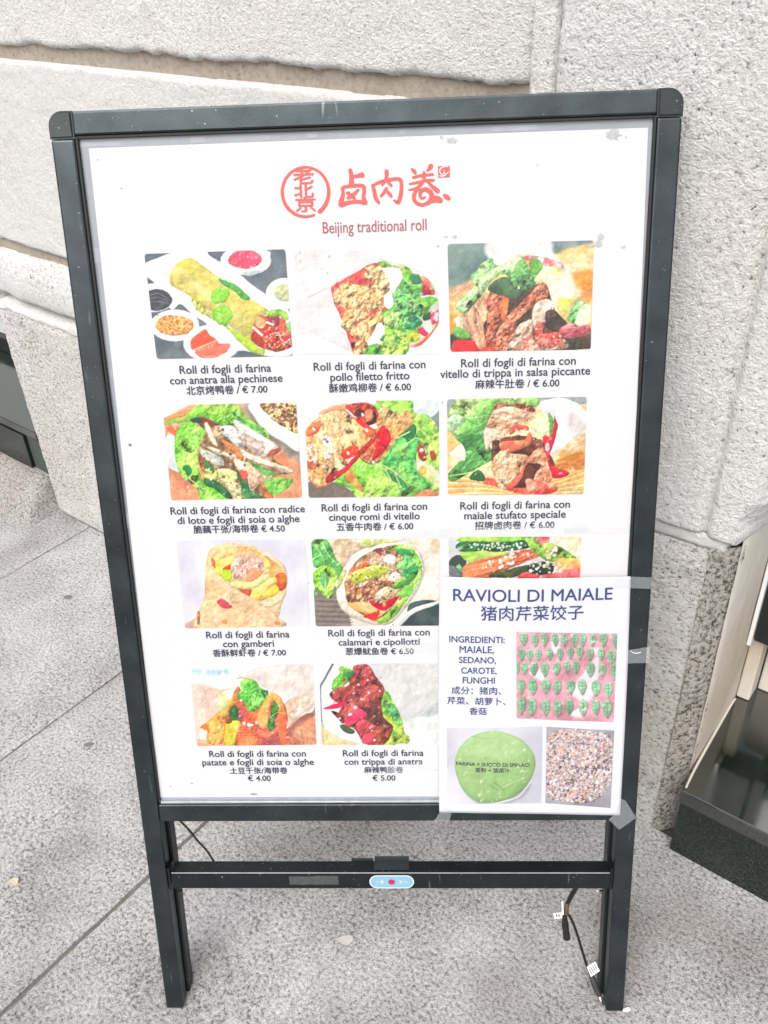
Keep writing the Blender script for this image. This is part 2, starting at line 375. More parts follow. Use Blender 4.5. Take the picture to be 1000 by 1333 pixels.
# course heights
relief_block('stone_block', -.84, .534, 1.1015, 1.62, M_stucco, rag=.0065, rnd=.010, depth=.024, seed=1)
relief_block('stone_block', -.84, .54, 1.64, 2.3, M_stucco, cell=.012, depth=.02, seed=2)
def chip(X, Zz):   # shallow battered hollow toward the left edge
    return -.006 * np.clip((-.70 - X) / .1, 0, 1) * np.clip((.95 - Zz) / .2, 0, 1)
relief_block('stone_block', -.84, .535, .726, 1.0875, M_smooth, rag=.004, rnd=.007, depth=.014, seed=3, extra=chip, big=.003)
def roll(X, Zz):  # narrow course with rounded under-edge
    return .012 * np.sin(np.clip((Zz - .592) / .125, 0, 1) * math.pi) - .010 * np.clip((-.72 - X) / .06, 0, 1)
relief_block('stone_block', -.84, .53, .5885, .713, M_stucco2, rag=.004, rnd=.018, depth=.022, seed=4, extra=roll, cell=.004)
def corner_round(X, Zz):
    chipd = .10 * np.clip((.66 - Zz) / .06, 0, 1) * np.clip((X - .85 + (noise(X, Zz, .06, 1) - .5) * .03) / .03, 0, 1)
    return -.05 * np.clip((X - .862) / .03, 0, 1) ** 2 - chipd - .0085 * np.exp(-((X - .816) / .0048) ** 2) - .002 * np.exp(-((X - .816) / .014) ** 2)
relief_block('stone_block', .556, .892, .592, 2.3, M_stucco2, rag=.003, rnd=.008, depth=.008, seed=6, big=.002, extra=corner_round, sides=.16, cell=.004)
# smooth vertical mortar joint beside the tall stone
relief_block('mortar_strip', .522, .561, .595, 2.3, M_stucco, proud=-.0030, rag=.001, rnd=.004, depth=.004, seed=7, big=.001)
# plinth: one big granite face, its top margin dressed smooth
def plinth_x(X, Zz):
    return -.006 * np.clip((Zz - .545) / .02, 0, 1) - .004 * np.clip((.12 - Zz) / .1, 0, 1) * (noise(X, Zz, .07, 2))
relief_block('plinth_stone', -.835, .838, -.01, .578, M_plinth, cell=.0042, proud=.002, rag=.0025, rnd=.010, depth=.018, seed=9, extra=plinth_x, fine=.0016)
relief_block('mortar_strip', .54, .8500, .570, .600, M_smooth, proud=-.0045, rag=.004, rnd=.004, depth=.003, seed=11, big=.001, fine=.0012)
# dressed top margin of the plinth, left side
relief_block('plinth_margin', -.832, .545, .552, .580, M_stucco, proud=.0020, rag=.007, rnd=.006, depth=.006, seed=12, big=.001)
# darker-toned return facet of the plinth and the plaster jamb going in to the window
def ribbon_wall(name, path, z0, z1, mat, nz=120, amp=.002, topfn=None, seed=0):
    P = np.array(path, float); seg = np.linalg.norm(np.diff(P, axis=0), axis=1); cum = np.r_[0, np.cumsum(seg)]
    nx = int(cum[-1] / .006) + 2; u = np.linspace(0, cum[-1], nx + 1)
    xs = np.interp(u, cum, P[:, 0]); ns = np.interp(u, cum, P[:, 1])
    zs = np.linspace(z0, z1, nz + 1)
    X, Zz = np.meshgrid(xs, zs); Nn, _ = np.meshgrid(ns, zs); U, _ = np.meshgrid(u, zs)
    k = (noise(U + seed, Zz, .1, 1) - .5) * 2 * amp + (noise(U, Zz + seed, .02, 3) - .5) * amp
    X = X + k; Nn = Nn + k * .5
    return link(name, gmesh(nx, nz, np.stack([X, -Nn, Zz], -1)), mat, wall)
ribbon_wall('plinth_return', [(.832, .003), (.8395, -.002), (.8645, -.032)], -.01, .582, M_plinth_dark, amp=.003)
ribbon_wall('window_jamb', [(.8625, -.024), (.8655, -.036), (.8665, -.30)], -.01, 2.3, M_jamb, nz=240, amp=.0012)
ribbon_wall('window_jamb', [(-.8265, -.34), (-.8265, -.012)], -.01, 2.3, M_stucco2, nz=160, amp=.002, seed=5)
# walls beyond the two windows
link('stone_block', bevel_box(-3.6, -1.95, 0, .3, -.02, 2.3, .01), M_stucco, wall)
link('stone_block', bevel_box(2.0, 3.6, 0, .3, -.02, 2.3, .01), M_stucco, wall)
link('stone_block', bevel_box(-3.6, 3.6, -.01, .3, 2.304, 3.4, .01), M_stucco, wall)

# ---- right window: polished granite sill, frame, pane
def wthing(name, label, cat, x, n, z):
    return empty(name, label, cat, MW @ Matrix.Translation((x, -n, z)))
def wbox(name, x0, x1, n0, n1, z0, z1, mat, par, r=.0012):
    o = link(name, bevel_box(x0, x1, -n1, -n0, z0, z1, r), mat, par)
    o.matrix_parent_inverse = par.matrix_world.inverted() @ MW
    return o
sill = wthing('window_sill', 'polished dark green granite window sill beside the right leg of the board', 'window sill', 1.4, 0, 0)
wbox('sill_slab', .8685, 1.95, -.29, .027, .1215, .150, M_darktop, sill, .0022)
wbox('front_slab', .8705, 1.95, -.012, .023, -.01, .1200, M_dark, sill, .0012)
seal = link('sealant_bead', tube([(.873, -.018, .1505), (.8705, .02, .151), (.869, .09, .151), (.868, .17, .151), (.869, .205, .1515)], lambda u: .0015 + .0009 * math.sin(u * 3), 8), M_jamb, sill)
seal.matrix_parent_inverse = sill.matrix_world.inverted() @ MW
shop = wthing('shop_window', 'black framed shop window above the right granite sill', 'window', 1.4, -.25, .15)
wbox('white_trim', .8675, .874, -.208, -.182, .292, 2.3, M_wframe, shop, .0015)
wbox('frame_post', .8745, .930, -.248, -.188, .300, 2.3, M_bframe, shop, .004)
wbox('frame_post', .9315, .955, -.256, -.196, .300, 2.3, M_bframe, shop, .004)
wbox('base_block', .8672, .889, -.250, -.212, .1505, .294, M_jamb, shop, .003)
wbox('base_block', .8905, 1.95, -.288, -.250, .1505, .299, M_jamb, shop, .003)
wbox('bottom_rail', .956, 1.95, -.254, -.198, .3005, .345, M_bframe, shop, .003)
wbox('pane', .956, 1.95, -.231, -.224, .346, 2.3, M_pale_pane, shop, 0)
wbox('interior_back', .90, 1.98, -.9, -.88, -.01, 2.3, M_interior, shop, 0)
# ---- left window
sill2 = wthing('window_sill', 'chipped dark granite window sill at the left end of the wall', 'window sill', -1.4, 0, .1)
wbox('sill_slab', -1.93, -.8455, -.30, -.006, .1985, .222, M_darktop, sill2, .002)
wbox('front_slab', -1.93, -.905, -.04, -.002, .08, .1970, M_dark, sill2, .001)
wbox('end_piece', -.9035, -.848, -.045, -.010, .08, .1970, plain('chipped granite edge', (.05, .065, .055), .5, noise_amt=.9, nscale=260, bump=.004, bscale=150), sill2, .003)
shop2 = wthing('shop_window', 'plain dark framed shop window above the left chipped sill', 'window', -1.4, -.27, .22)
wbox('frame_post', -.885, -.8275, -.30, -.25, .2225, 2.3, M_bframe, shop2, .003)
wbox('bottom_rail', -1.93, -.886, -.30, -.25, .2225, .27, M_bframe, shop2, .003)
wbox('pane', -1.93, -.886, -.28, -.272, .271, 2.3, M_pale_pane, shop2, 0)
wbox('interior_back', -1.98, -.83, -.9, -.88, -.01, 2.3, M_interior, shop2, 0)

# ================================================================== painter for the flat printed pictures
PAPER = (249, 250, 252)
class Pic:
    """A printed picture. Shapes are given in the pixels of an enlarged crop (origin, scale) of the sheet."""
    def __init__(s, org, sc_, corners, cell=.00078, bg=PAPER, tex=1.0):
        s.tex = tex
        s.org, s.sc = org, sc_
        s.c = np.array(corners, float)                       # TL TR BR BL in crop px
        s.px = [(org[0] + x / sc_, org[1] + y / sc_) for x, y in corners]
        st_ = [onb(*p) for p in s.px]
        w_ = math.dist(st_[0], st_[1]); h_ = math.dist(st_[0], st_[3])
        s.nx = int(w_ / cell); s.ny = int(h_ / cell)
        k = 2
        u = (np.arange((s.nx + 1) * k) + .5) / k - .5; v = (np.arange((s.ny + 1) * k) + .5) / k - .5
        U, V = np.meshgrid(u / s.nx, v / s.ny)
        # homography unit square -> crop corners
        A = []; B = []
        for (uu, vv), (x, y) in zip(((0, 0), (1, 0), (1, 1), (0, 1)), s.c):
            A += [[uu, vv, 1, 0, 0, 0, -uu * x, -vv * x], [0, 0, 0, uu, vv, 1, -uu * y, -vv * y]]; B += [x, y]
        h = np.linalg.solve(np.array(A), np.array(B))
        D = h[6] * U + h[7] * V + 1
        s.X = (h[0] * U + h[1] * V + h[2]) / D; s.Y = (h[3] * U + h[4] * V + h[5]) / D
        s.U, s.V = U, V
        s.I = np.empty(U.shape + (3,)); s.I[:] = bg
        s.off = abs(hash((org[0] * 7 + org[1]))) % 97
    def mask(s, P, warp=0, ws=40):
        X, Y = s.X, s.Y
        if warp:
            X = X + (noise(X, Y + s.off, ws * 2.2, 0) - .5) * 2.6 * warp; Y = Y + (noise(s.X + s.off, s.Y, ws * 2.2, 1) - .5) * 2.6 * warp
        x0, y0 = P.min(0) - 2; x1, y1 = P.max(0) + 2
        sel = (X > x0) & (X < x1) & (Y > y0) & (Y < y1)
        m = np.zeros(X.shape, bool); xs = X[sel]; ys = Y[sel]; c = np.zeros(xs.shape, bool)
        Q = np.roll(P, -1, 0)
        for (ax, ay), (bx, by) in zip(P, Q):
            if ay == by: continue
            c ^= ((ay > ys) != (by > ys)) & (xs < (bx - ax) * (ys - ay) / (by - ay) + ax)
        m[sel] = c
        return m.astype(float)
    def blur(s, m, r):
        r = int(r)
        if r < 1: return m
        for ax in (0, 1):
            for _ in range(2):
                p = np.pad(m, [(r + 1, r) if a == ax else (0, 0) for a in (0, 1)], mode='edge').cumsum(ax)
                n = m.shape[ax]
                m = (np.take(p, range(2 * r + 1, 2 * r + 1 + n), ax) - np.take(p, range(0, n), ax)) / (2 * r + 1)
        return m
    def put(s, m, col): s.I += (col - s.I) * m[..., None]
    def b(s, pts, c, c2=None, g=None, m=.10, ms=40, rl=.25, w=4, soft=0, rim=.25, sm=True, a=1, st=None, rs_=3):
        P = np.array([[float(q) for q in p.split(',')] for p in pts.split()]) if isinstance(pts, str) else np.array(pts, float)
        if sm: P = catmull(P, True, 5)
        k = s.mask(P, w, ms)
        if k.max() == 0: return s
        ys, xs = np.nonzero(k > 0)
        X, Y = s.X, s.Y
        if st:
            an = math.radians(st[0]); X2 = (s.X * math.cos(an) + s.Y * math.sin(an)) / st[1]; Y2 = -s.X * math.sin(an) + s.Y * math.cos(an)
        else: X2, Y2 = X, Y
        n = noise(X2 + s.off, Y2, ms * 3, 2); n3 = noise(X2, Y2 + s.off, ms * 1.1, 3)
        col = np.empty(s.I.shape); c = np.array(c, float); col[:] = c
        if c2 is not None:
            c2 = np.array(c2, float)
            if g:                                             # gradient along direction g from x0,y0 to x1,y1
                t = ((X - g[0]) * (g[2] - g[0]) + (Y - g[1]) * (g[3] - g[1])) / ((g[2] - g[0]) ** 2 + (g[3] - g[1]) ** 2)
                t = np.clip(t + (n3 - .5) * .3, 0, 1)
            else: t = np.clip((n - .38) * 4.2, 0, 1)
            col = col + (c2 - c) * t[..., None]
        f = 1 + (n3 - .5) * 2 * m
        if rl:
            gy, gx = np.gradient(s.blur(noise(X2, Y2, ms * 1.6, 1), 1)); q = (gx + gy); q = q / (np.abs(q).mean() + 1e-9) * .12 * rl * 1.0
            f = f - np.clip(q, -.35, .35)
        cv = s.tex * (0 if rl < .45 else .5 + .35 * (rl > .8) - .25 * (m < .06))
        if cv:
            q1 = noise(X2 + 17, Y2 + s.off, ms * 3.4, 0) + .25 * n3; ph = (q1 * 9) % 1
            up_ = np.exp(-((ph - .5) / .09) ** 2); dn_ = np.exp(-((ph - .70) / .10) ** 2)
            gate = np.clip((noise(X + 3, Y, ms * 2.4, 3) - .35) * 4, 0, 1)
            f = f + cv * gate * (.30 * up_ - .38 * dn_)
            cav = np.clip((.36 - noise(X + 70, Y + 20, ms * 1.9, 2)) * 7, 0, 1); f = f - cv * .55 * cav
        if rim:
            r2 = int(np.clip(math.sqrt(k.sum()) / 9, 3, 12))
            bl = s.blur(k, max(rs_, r2 // 2)); f = f * (1 - rim * .55 * np.clip(1 - (bl - .5) * 2, 0, 1))
            gy, gx = np.gradient(s.blur(k, r2)); f = f + (gx * .5 + gy) * r2 * .34 * min(1, rim * 3)
        col = np.clip(col * f[..., None], 0, 255)
        s.put(s.blur(k, soft) * a if soft else k * a, col)
        return s
    def e(s, cx, cy, rx, ry, c, rot=0, **k):
        an = np.linspace(0, 2 * math.pi, 22)[:-1]; r = math.radians(rot)
        x = rx * np.cos(an); y = ry * np.sin(an)
        return s.b(np.stack([cx + x * math.cos(r) - y * math.sin(r), cy + x * math.sin(r) + y * math.cos(r)], -1), c, sm=False, **k)
    def l(s, pts, c, wd=4, w2=None, a=1, soft=0, warp=2):
        P = np.array([[float(q) for q in p.split(',')] for p in pts.split()]) if isinstance(pts, str) else np.array(pts, float)
        if len(P) > 2: P = catmull(P, False, 5)
        w2 = wd if w2 is None else w2; ws = np.linspace(wd, w2, len(P))
        k = np.zeros(s.X.shape)
        X = s.X + (noise(s.X, s.Y, 60, 0) - .5) * 2 * warp; Y = s.Y + (noise(s.X, s.Y, 60, 1) - .5) * 2 * warp
        for i_ in range(len(P) - 1):
            p, q = P[i_], P[i_ + 1]; dq = q - p; L2 = dq @ dq + 1e-9
            t = np.clip(((X - p[0]) * dq[0] + (Y - p[1]) * dq[1]) / L2, 0, 1)
            dd = np.hypot(X - p[0] - t * dq[0], Y - p[1] - t * dq[1])
            k = np.maximum(k, np.clip(ws[i_] / 2 - dd + .8, 0, 1))
        s.put((s.blur(k, soft) if soft else k) * a, np.array(c, float)); return s
    def dots(s, pts, cols, n, r0, r1, seed=1, el=.6, a=1):
        P = np.array([[float(q) for q in p.split(',')] for p in pts.split()])
        R = random.Random(seed); P2 = catmull(P, True, 4); m = s.mask(P2)
        x0, y0 = P.min(0); x1, y1 = P.max(0)
        pw = abs(s.X[0, 1] - s.X[0, 0]) + 1e-6; H_, W_ = s.X.shape
        Minv = None
        ys, xs = np.nonzero(m > .5)
        if len(ys) == 0: return s
        for _ in range(n):
            j = R.randrange(len(ys)); iy, ix = ys[j], xs[j]; cx, cy = s.X[iy, ix], s.Y[iy, ix]
            r = R.uniform(r0, r1); an = R.uniform(0, math.pi); e_ = R.uniform(el, 1)
            h = int(r / pw) + 3; sl_ = (slice(max(0, iy - h), iy + h), slice(max(0, ix - h), ix + h))
            dx = s.X[sl_] - cx; dy = s.Y[sl_] - cy
            u_ = dx * math.cos(an) + dy * math.sin(an); v_ = (-dx * math.sin(an) + dy * math.cos(an)) / e_
            k = np.clip((r - np.hypot(u_, v_)) / pw + .5, 0, 1) * a
            c = np.array(R.choice(cols), float) * R.uniform(.92, 1.06)
            s.I[sl_] += (np.clip(c, 0, 255) - s.I[sl_]) * k[..., None]
        return s
    def leaf(s, pts, c=(120, 190, 90), c2=(175, 220, 110), dk=(60, 130, 70), w=7, **k):
        s.b(pts, c, c2=c2, w=w, ms=k.pop('ms', 34), rl=.9, m=.16, rim=.3, **k); return s
    def mesh(s, off, warp=None, corner=True, tone=.57):
        s.I = np.stack([s.blur(s.I[..., q], 1) * .5 + s.I[..., q] * .5 for q in range(3)], -1)
        lum = s.I.mean(-1); sat = s.I.max(-1) - s.I.min(-1); act = np.clip((sat - 8) / 40, 0, 1)[..., None]
        big_ = noise(s.X + 31, s.Y + 7, 160, 0); fine_ = noise(s.X, s.Y + 55, 14, 3); mid_ = noise(s.X + 9, s.Y, 45, 2)
        fac = 1 + s.tex * act * ((big_ - .5) * .26 + (mid_ - .5) * .22 + (fine_ - .5) * .24)[..., None]
        I = np.clip(s.I * fac, 0, 255)
        hl = np.clip((noise(s.X, s.Y, 30, 1) - .62) * 6, 0, 1) * np.clip((fine_ - .5) * 5, 0, 1)
        I = I + (255 - I) * (hl * .55)[..., None] * act                      # glints of oil and dew in the picture
        L1 = I.mean(-1); sh = L1 - s.blur(L1, 2); I = np.clip(I + .5 * sh[..., None], 0, 255)
        gm = I.mean(-1, keepdims=True); I = np.clip(gm + (I - gm) * (1.28 if corner else .92), 0, 255); I = I * .92 + 255 * .08                               # washed, slightly faded print
        if corner:                                            # rounded corners
            rr = .028; asp = s.ny / s.nx
            dx = np.minimum(s.U, 1 - s.U); dy = np.minimum(s.V, 1 - s.V) * asp
            k = np.clip((np.hypot(np.clip(rr - dx, 0, 1), np.clip(rr - dy, 0, 1)) - rr) * s.nx, 0, 1)
            I = I + (np.array(PAPER) - I) * k[..., None]
        I = I.reshape(s.ny + 1, 2, s.nx + 1, 2, 3).mean((1, 3))
        lin = srgb(np.clip(I, 0, 255)) * tone
        TL, TR, BR, BL = [np.array(onb(*p, off if np.isscalar(off) else 0)) for p in s.px]
        u, v = np.meshgrid(np.linspace(0, 1, s.nx + 1), np.linspace(0, 1, s.ny + 1))
        u = u[..., None]; v = v[..., None]
        ST = (TL * (1 - u) + TR * u) * (1 - v) + (BL * (1 - u) + BR * u) * v
        if warp: P = warp(ST[..., 0], ST[..., 1], .0003)
        else: P = np.stack([ST[..., 0], ST[..., 1], np.full(ST.shape[:2], off)], -1)
        me = gmesh(s.nx, s.ny, P, flip=True)
        at = me.color_attributes.new('ink', 'FLOAT_COLOR', 'POINT')
        rgba = np.concatenate([lin, np.ones(lin.shape[:2] + (1,))], -1).astype(np.float32)
        at.data.foreach_set('color', rgba.ravel())
        return me

W_ = PAPER
SAL, SAL2, SALD = (128, 196, 92), (182, 224, 118), (56, 128, 78)

def pic_duck():
    p = Pic((180, 310), 4.762, [(37, 97), (912, 68), (958, 730), (115, 750)], bg=(112, 120, 130), tex=.55)
    p.b('0,60 1000,40 1000,780 60,780', (112, 121, 130), c2=(92, 104, 112), sm=False, rl=.1, rim=0)
    p.b('40,160 130,120 225,88 405,74 440,108 512,152 610,212 700,285 800,355 880,425 945,470 965,690 900,735 800,730 640,695 560,742 560,790 350,790 430,560 340,480 260,408 200,440 110,290 48,232', W_, rim=0, m=.01, rl=.03, w=2)
    p.e(665, 138, 158, 92, W_, rim=.08, m=.01, rl=0, w=2).b('770,78 815,85 815,120 790,140 760,150', W_, rim=.05, rl=0, w=1)
    p.b('640,215 700,235 760,205 730,200', (196, 204, 210), rim=0, a=.7, w=1)
    p.e(660, 130, 106, 59, (226, 84, 112), c2=(240, 110, 132), m=.1, w=4, ms=25)
    p.dots('580,90 740,90 740,170 590,170', [(255, 200, 205)], 22, 2, 5, 3)
    p.e(905, 345, 116, 100, W_, rim=.06, m=.01, rl=0, w=2).e(905, 338, 64, 54, (200, 210, 160), c2=(222, 226, 182), ms=18, m=.12)
    p.e(95, 370, 128, 88, W_, rim=.05, m=.01, rl=0, w=2).e(112, 382, 96, 66, (84, 88, 96), c2=(60, 64, 72), ms=25, m=.15)
    for k_ in (0, 1, 2): p.l([(75, 350 + 22 * k_), (130, 345 + 24 * k_), (185, 380 + 12 * k_)], (190, 194, 200), 3, 1, a=.7)
    p.e(225, 540, 152, 98, W_, rim=.05, m=.01, rl=0, w=2).e(225, 540, 118, 66, (226, 166, 98), c2=(236, 186, 124), ms=16, m=.1)
    p.dots('130,500 225,478 330,520 320,570 225,600 130,580', [(150, 84, 40), (190, 120, 60), (245, 205, 150)], 190, 2.5, 6, 5)
    p.e(455, 652, 178, 116, W_, rim=.05, m=.01, rl=0, w=2)
    p.b('325,640 345,610 412,562 440,600 478,628 440,660 370,690 330,690', (238, 150, 98), c2=(225, 92, 70), ms=25, st=(-40, 3), m=.15)
    p.b('350,700 400,668 470,630 500,655 568,655 545,705 500,728 420,742 365,722', (222, 84, 92), c2=(240, 130, 110), ms=25, st=(-20, 4), m=.18)
    p.l('350,690 430,655 500,632', (250, 205, 170), 7, 3).l('390,728 450,735 530,715', (250, 190, 140), 5)
    # rolled pancake
    p.b('150,215 200,205 230,250 200,265', (220, 222, 170), a=.5, soft=4, rim=0)
    p.b('320,340 430,400 520,500 560,560 480,520 360,440', (178, 186, 84), c2=(212, 208, 130), ms=14, m=.25, rl=.8, w=6)
    p.b('200,232 215,185 270,140 322,124 345,135 430,190 540,270 690,375 810,455 742,500 702,590 722,690 640,600 560,545 420,425 300,345 205,290', (236, 230, 172), c2=(220, 208, 120), ms=70, st=(38, 2), m=.06, rl=.35, rim=.2, w=4)
    p.b('230,165 322,126 345,140 330,215 300,190', (228, 210, 96), a=.6, soft=4, rim=0, rl=0)
    p.b('300,250 420,320 560,430 640,500 560,470 420,380', (246, 240, 196), a=.6, soft=5, rim=0, rl=0)
    p.b('540,545 620,585 700,640 745,680 782,690 776,716 740,718 690,700 620,640', (196, 222, 84), c2=(170, 205, 70), ms=20)
    p.b('455,340 500,302 545,310 565,345 535,395 480,408 448,385', (132, 204, 60), c2=(160, 222, 90), ms=20, w=7)
    p.b('500,245 545,262 600,290 690,372 640,372 590,330 520,280', (112, 188, 84), c2=(80, 160, 70), ms=20, w=7)
    p.b('460,450 500,425 550,422 580,455 575,500 530,540 490,520 462,490', (124, 200, 52), c2=(156, 218, 84), ms=20, w=7)
    for q in ('500,540 515,480 530,440', '515,480 480,460', '515,480 555,470', '500,395 505,350'): p.l(q, (190, 232, 130), 3, 1)
    p.b('720,520 745,478 800,480 862,490 920,545 958,610 955,668 870,700 770,685 705,640 705,580', (218, 104, 78), c2=(190, 62, 52), ms=26, m=.3, rl=1.2, w=5)
    p.b('735,480 790,520 770,560 725,540', (244, 180, 128), ms=18, rl=.6).b('800,490 870,485 880,530 840,545', (146, 62, 66), ms=14)
    p.b('880,500 915,510 905,590 875,590', (226, 112, 92), ms=12).b('905,610 955,600 960,640 900,650', (200, 66, 76), ms=12).b('715,600 760,600 775,670 730,660', (176, 62, 54), ms=12)
    p.leaf('785,462 840,438 905,445 935,490 920,505 880,480 820,480').b('915,530 950,530 955,590 925,575', (150, 208, 130), ms=12)
    p.l('712,555 765,600', (252, 250, 240), 15, 10).l('795,520 835,535', (252, 250, 240), 12, 8)
    p.dots('760,560 870,560 950,640 850,680 770,650', [(255, 250, 240), (250, 225, 200)], 42, 3, 6.5, 8)
    for q in ('870,580 890,630 950,660', '900,655 945,625', '850,600 900,600 930,570'): p.l(q, (255, 248, 242), 4, 2)
    return p
def pic_chicken():
    p = Pic((380, 310), 5, [(10, 70), (955, 65), (958, 757), (42, 757)])
    p.b('0,60 300,62 470,95 600,140 560,165 430,215 330,270 255,320 290,460 340,620 400,750 300,700 140,620 30,570', (248, 246, 246), c2=(238, 234, 235), ms=60, m=.03, rl=.12, rim=.06, w=3)
    p.b('20,380 120,375 250,320 300,500 350,640 380,730 180,640 40,560', (238, 234, 236), c2=(248, 247, 248), ms=50, m=.03, rl=.12, rim=.1, w=3)
    p.l('110,382 180,350 255,315', (214, 190, 182), 7, 3, soft=1).dots('30,80 300,80 250,260 60,340', [(214, 186, 168)], 8, 4, 11, 3, a=.8)
    p.b('560,150 640,150 780,180 880,250 940,340 955,460 930,590 860,670 770,705 560,400', (236, 238, 232), c2=(224, 226, 214), ms=40, rl=.1, rim=.1)
    p.b('770,700 850,660 920,590 955,480 958,540 900,640 830,700', (240, 136, 100), ms=20)
    p.b('840,250 890,270 930,350 900,370 850,340', (236, 180, 140), c2=(200, 80, 90), ms=20)
    p.b('840,310 900,330 905,360 850,370', (170, 50, 70), ms=14)
    p.b('255,320 330,270 430,215 500,170 575,165 640,300 660,380 600,560 520,680 470,755 405,755 370,660 320,520 275,420', (214, 104, 92), c2=(196, 76, 80), ms=28, m=.2, rl=.9)
    for q in ('270,350 330,300 450,300 560,300 620,340 610,440 500,470 400,455 320,450 280,400', '480,190 560,175 620,220 650,300 640,360 570,330 520,280 480,240', '330,490 400,455 480,470 485,520 420,545 400,600 340,590 320,540', '500,520 560,470 590,490 580,560 520,600 440,640 380,630 400,580', '420,660 500,600 540,620 500,700 460,755 410,750'):
        p.b(q, (244, 190, 132), c2=(252, 214, 160), ms=20, m=.25, rl=1.6, w=9, rim=.4)
    p.dots('280,330 600,320 640,420 560,560 460,740 420,700 330,520', [(216, 132, 76), (255, 232, 190), (232, 160, 100)], 240, 3, 8, 4, a=.7)
    p.b('585,200 640,190 700,195 725,240 690,300 655,360 665,420 640,465 600,440 600,380 640,330 620,250', (254, 254, 252), rim=.1, rl=.05, m=.01)
    p.b('560,555 592,560 595,640 560,690 505,700 490,670 530,620', (254, 254, 252), rim=.1, rl=.05, m=.01)
    p.leaf('560,160 600,148 640,170 700,180 760,190 800,250 850,300 840,380 900,370 950,400 905,440 880,490 840,500 850,560 830,620 770,640 740,750 480,755 500,700 590,680 600,560 585,490 650,450 665,360 720,260 700,200 640,190 590,190', ms=50)
    p.b('680,330 730,290 790,330 830,300 840,360 800,400 860,450 820,560 740,600 680,560 640,520 690,430 665,380', (52, 128, 92), c2=(120, 190, 110), ms=30, m=.3, rl=1.4, w=12)
    p.b('600,510 660,480 720,500 720,560 660,590 610,560', (70, 150, 90), c2=(180, 222, 130), ms=16, rl=1.5, w=10, m=.3)
    p.b('770,230 830,240 845,290 780,290', (60, 130, 90), ms=18, w=8).b('850,500 910,475 905,520 860,540', (44, 84, 62), ms=16, w=6)
    p.b('600,620 700,600 760,650 730,755 590,755', (176, 226, 104), c2=(200, 232, 120), ms=20, rl=1.3, w=8)
    p.b('760,620 820,620 830,660 780,680 750,660', (226, 222, 80), ms=16)
    for q in ('600,520 650,500 700,530 690,580', '620,560 660,545 680,590', '700,360 760,370 800,420 790,480', '660,400 720,400 770,440', '760,410 800,400 820,430 780,440 762,415', '720,250 770,300 840,300', '810,500 850,540 830,600', '600,640 640,680 700,690', '680,600 740,620 760,660'):
        p.l(q, (206, 240, 176), 5, 3)
    p.dots('600,600 800,560 740,750 600,750', [(50, 140, 80), (90, 170, 80)], 26, 6, 14, 12)
    p.b('500,705 560,690 560,755 490,755', (120, 190, 80), c2=(40, 80, 60), ms=20, w=8)
    p.b('820,590 860,580 885,620 870,640 835,620', (226, 60, 100), ms=14).b('905,470 955,460 950,540 910,560', (230, 74, 100), c2=(250, 240, 240), ms=14)
    p.b('850,560 905,565 910,600 880,610', (252, 252, 252), rim=.1)
    return p
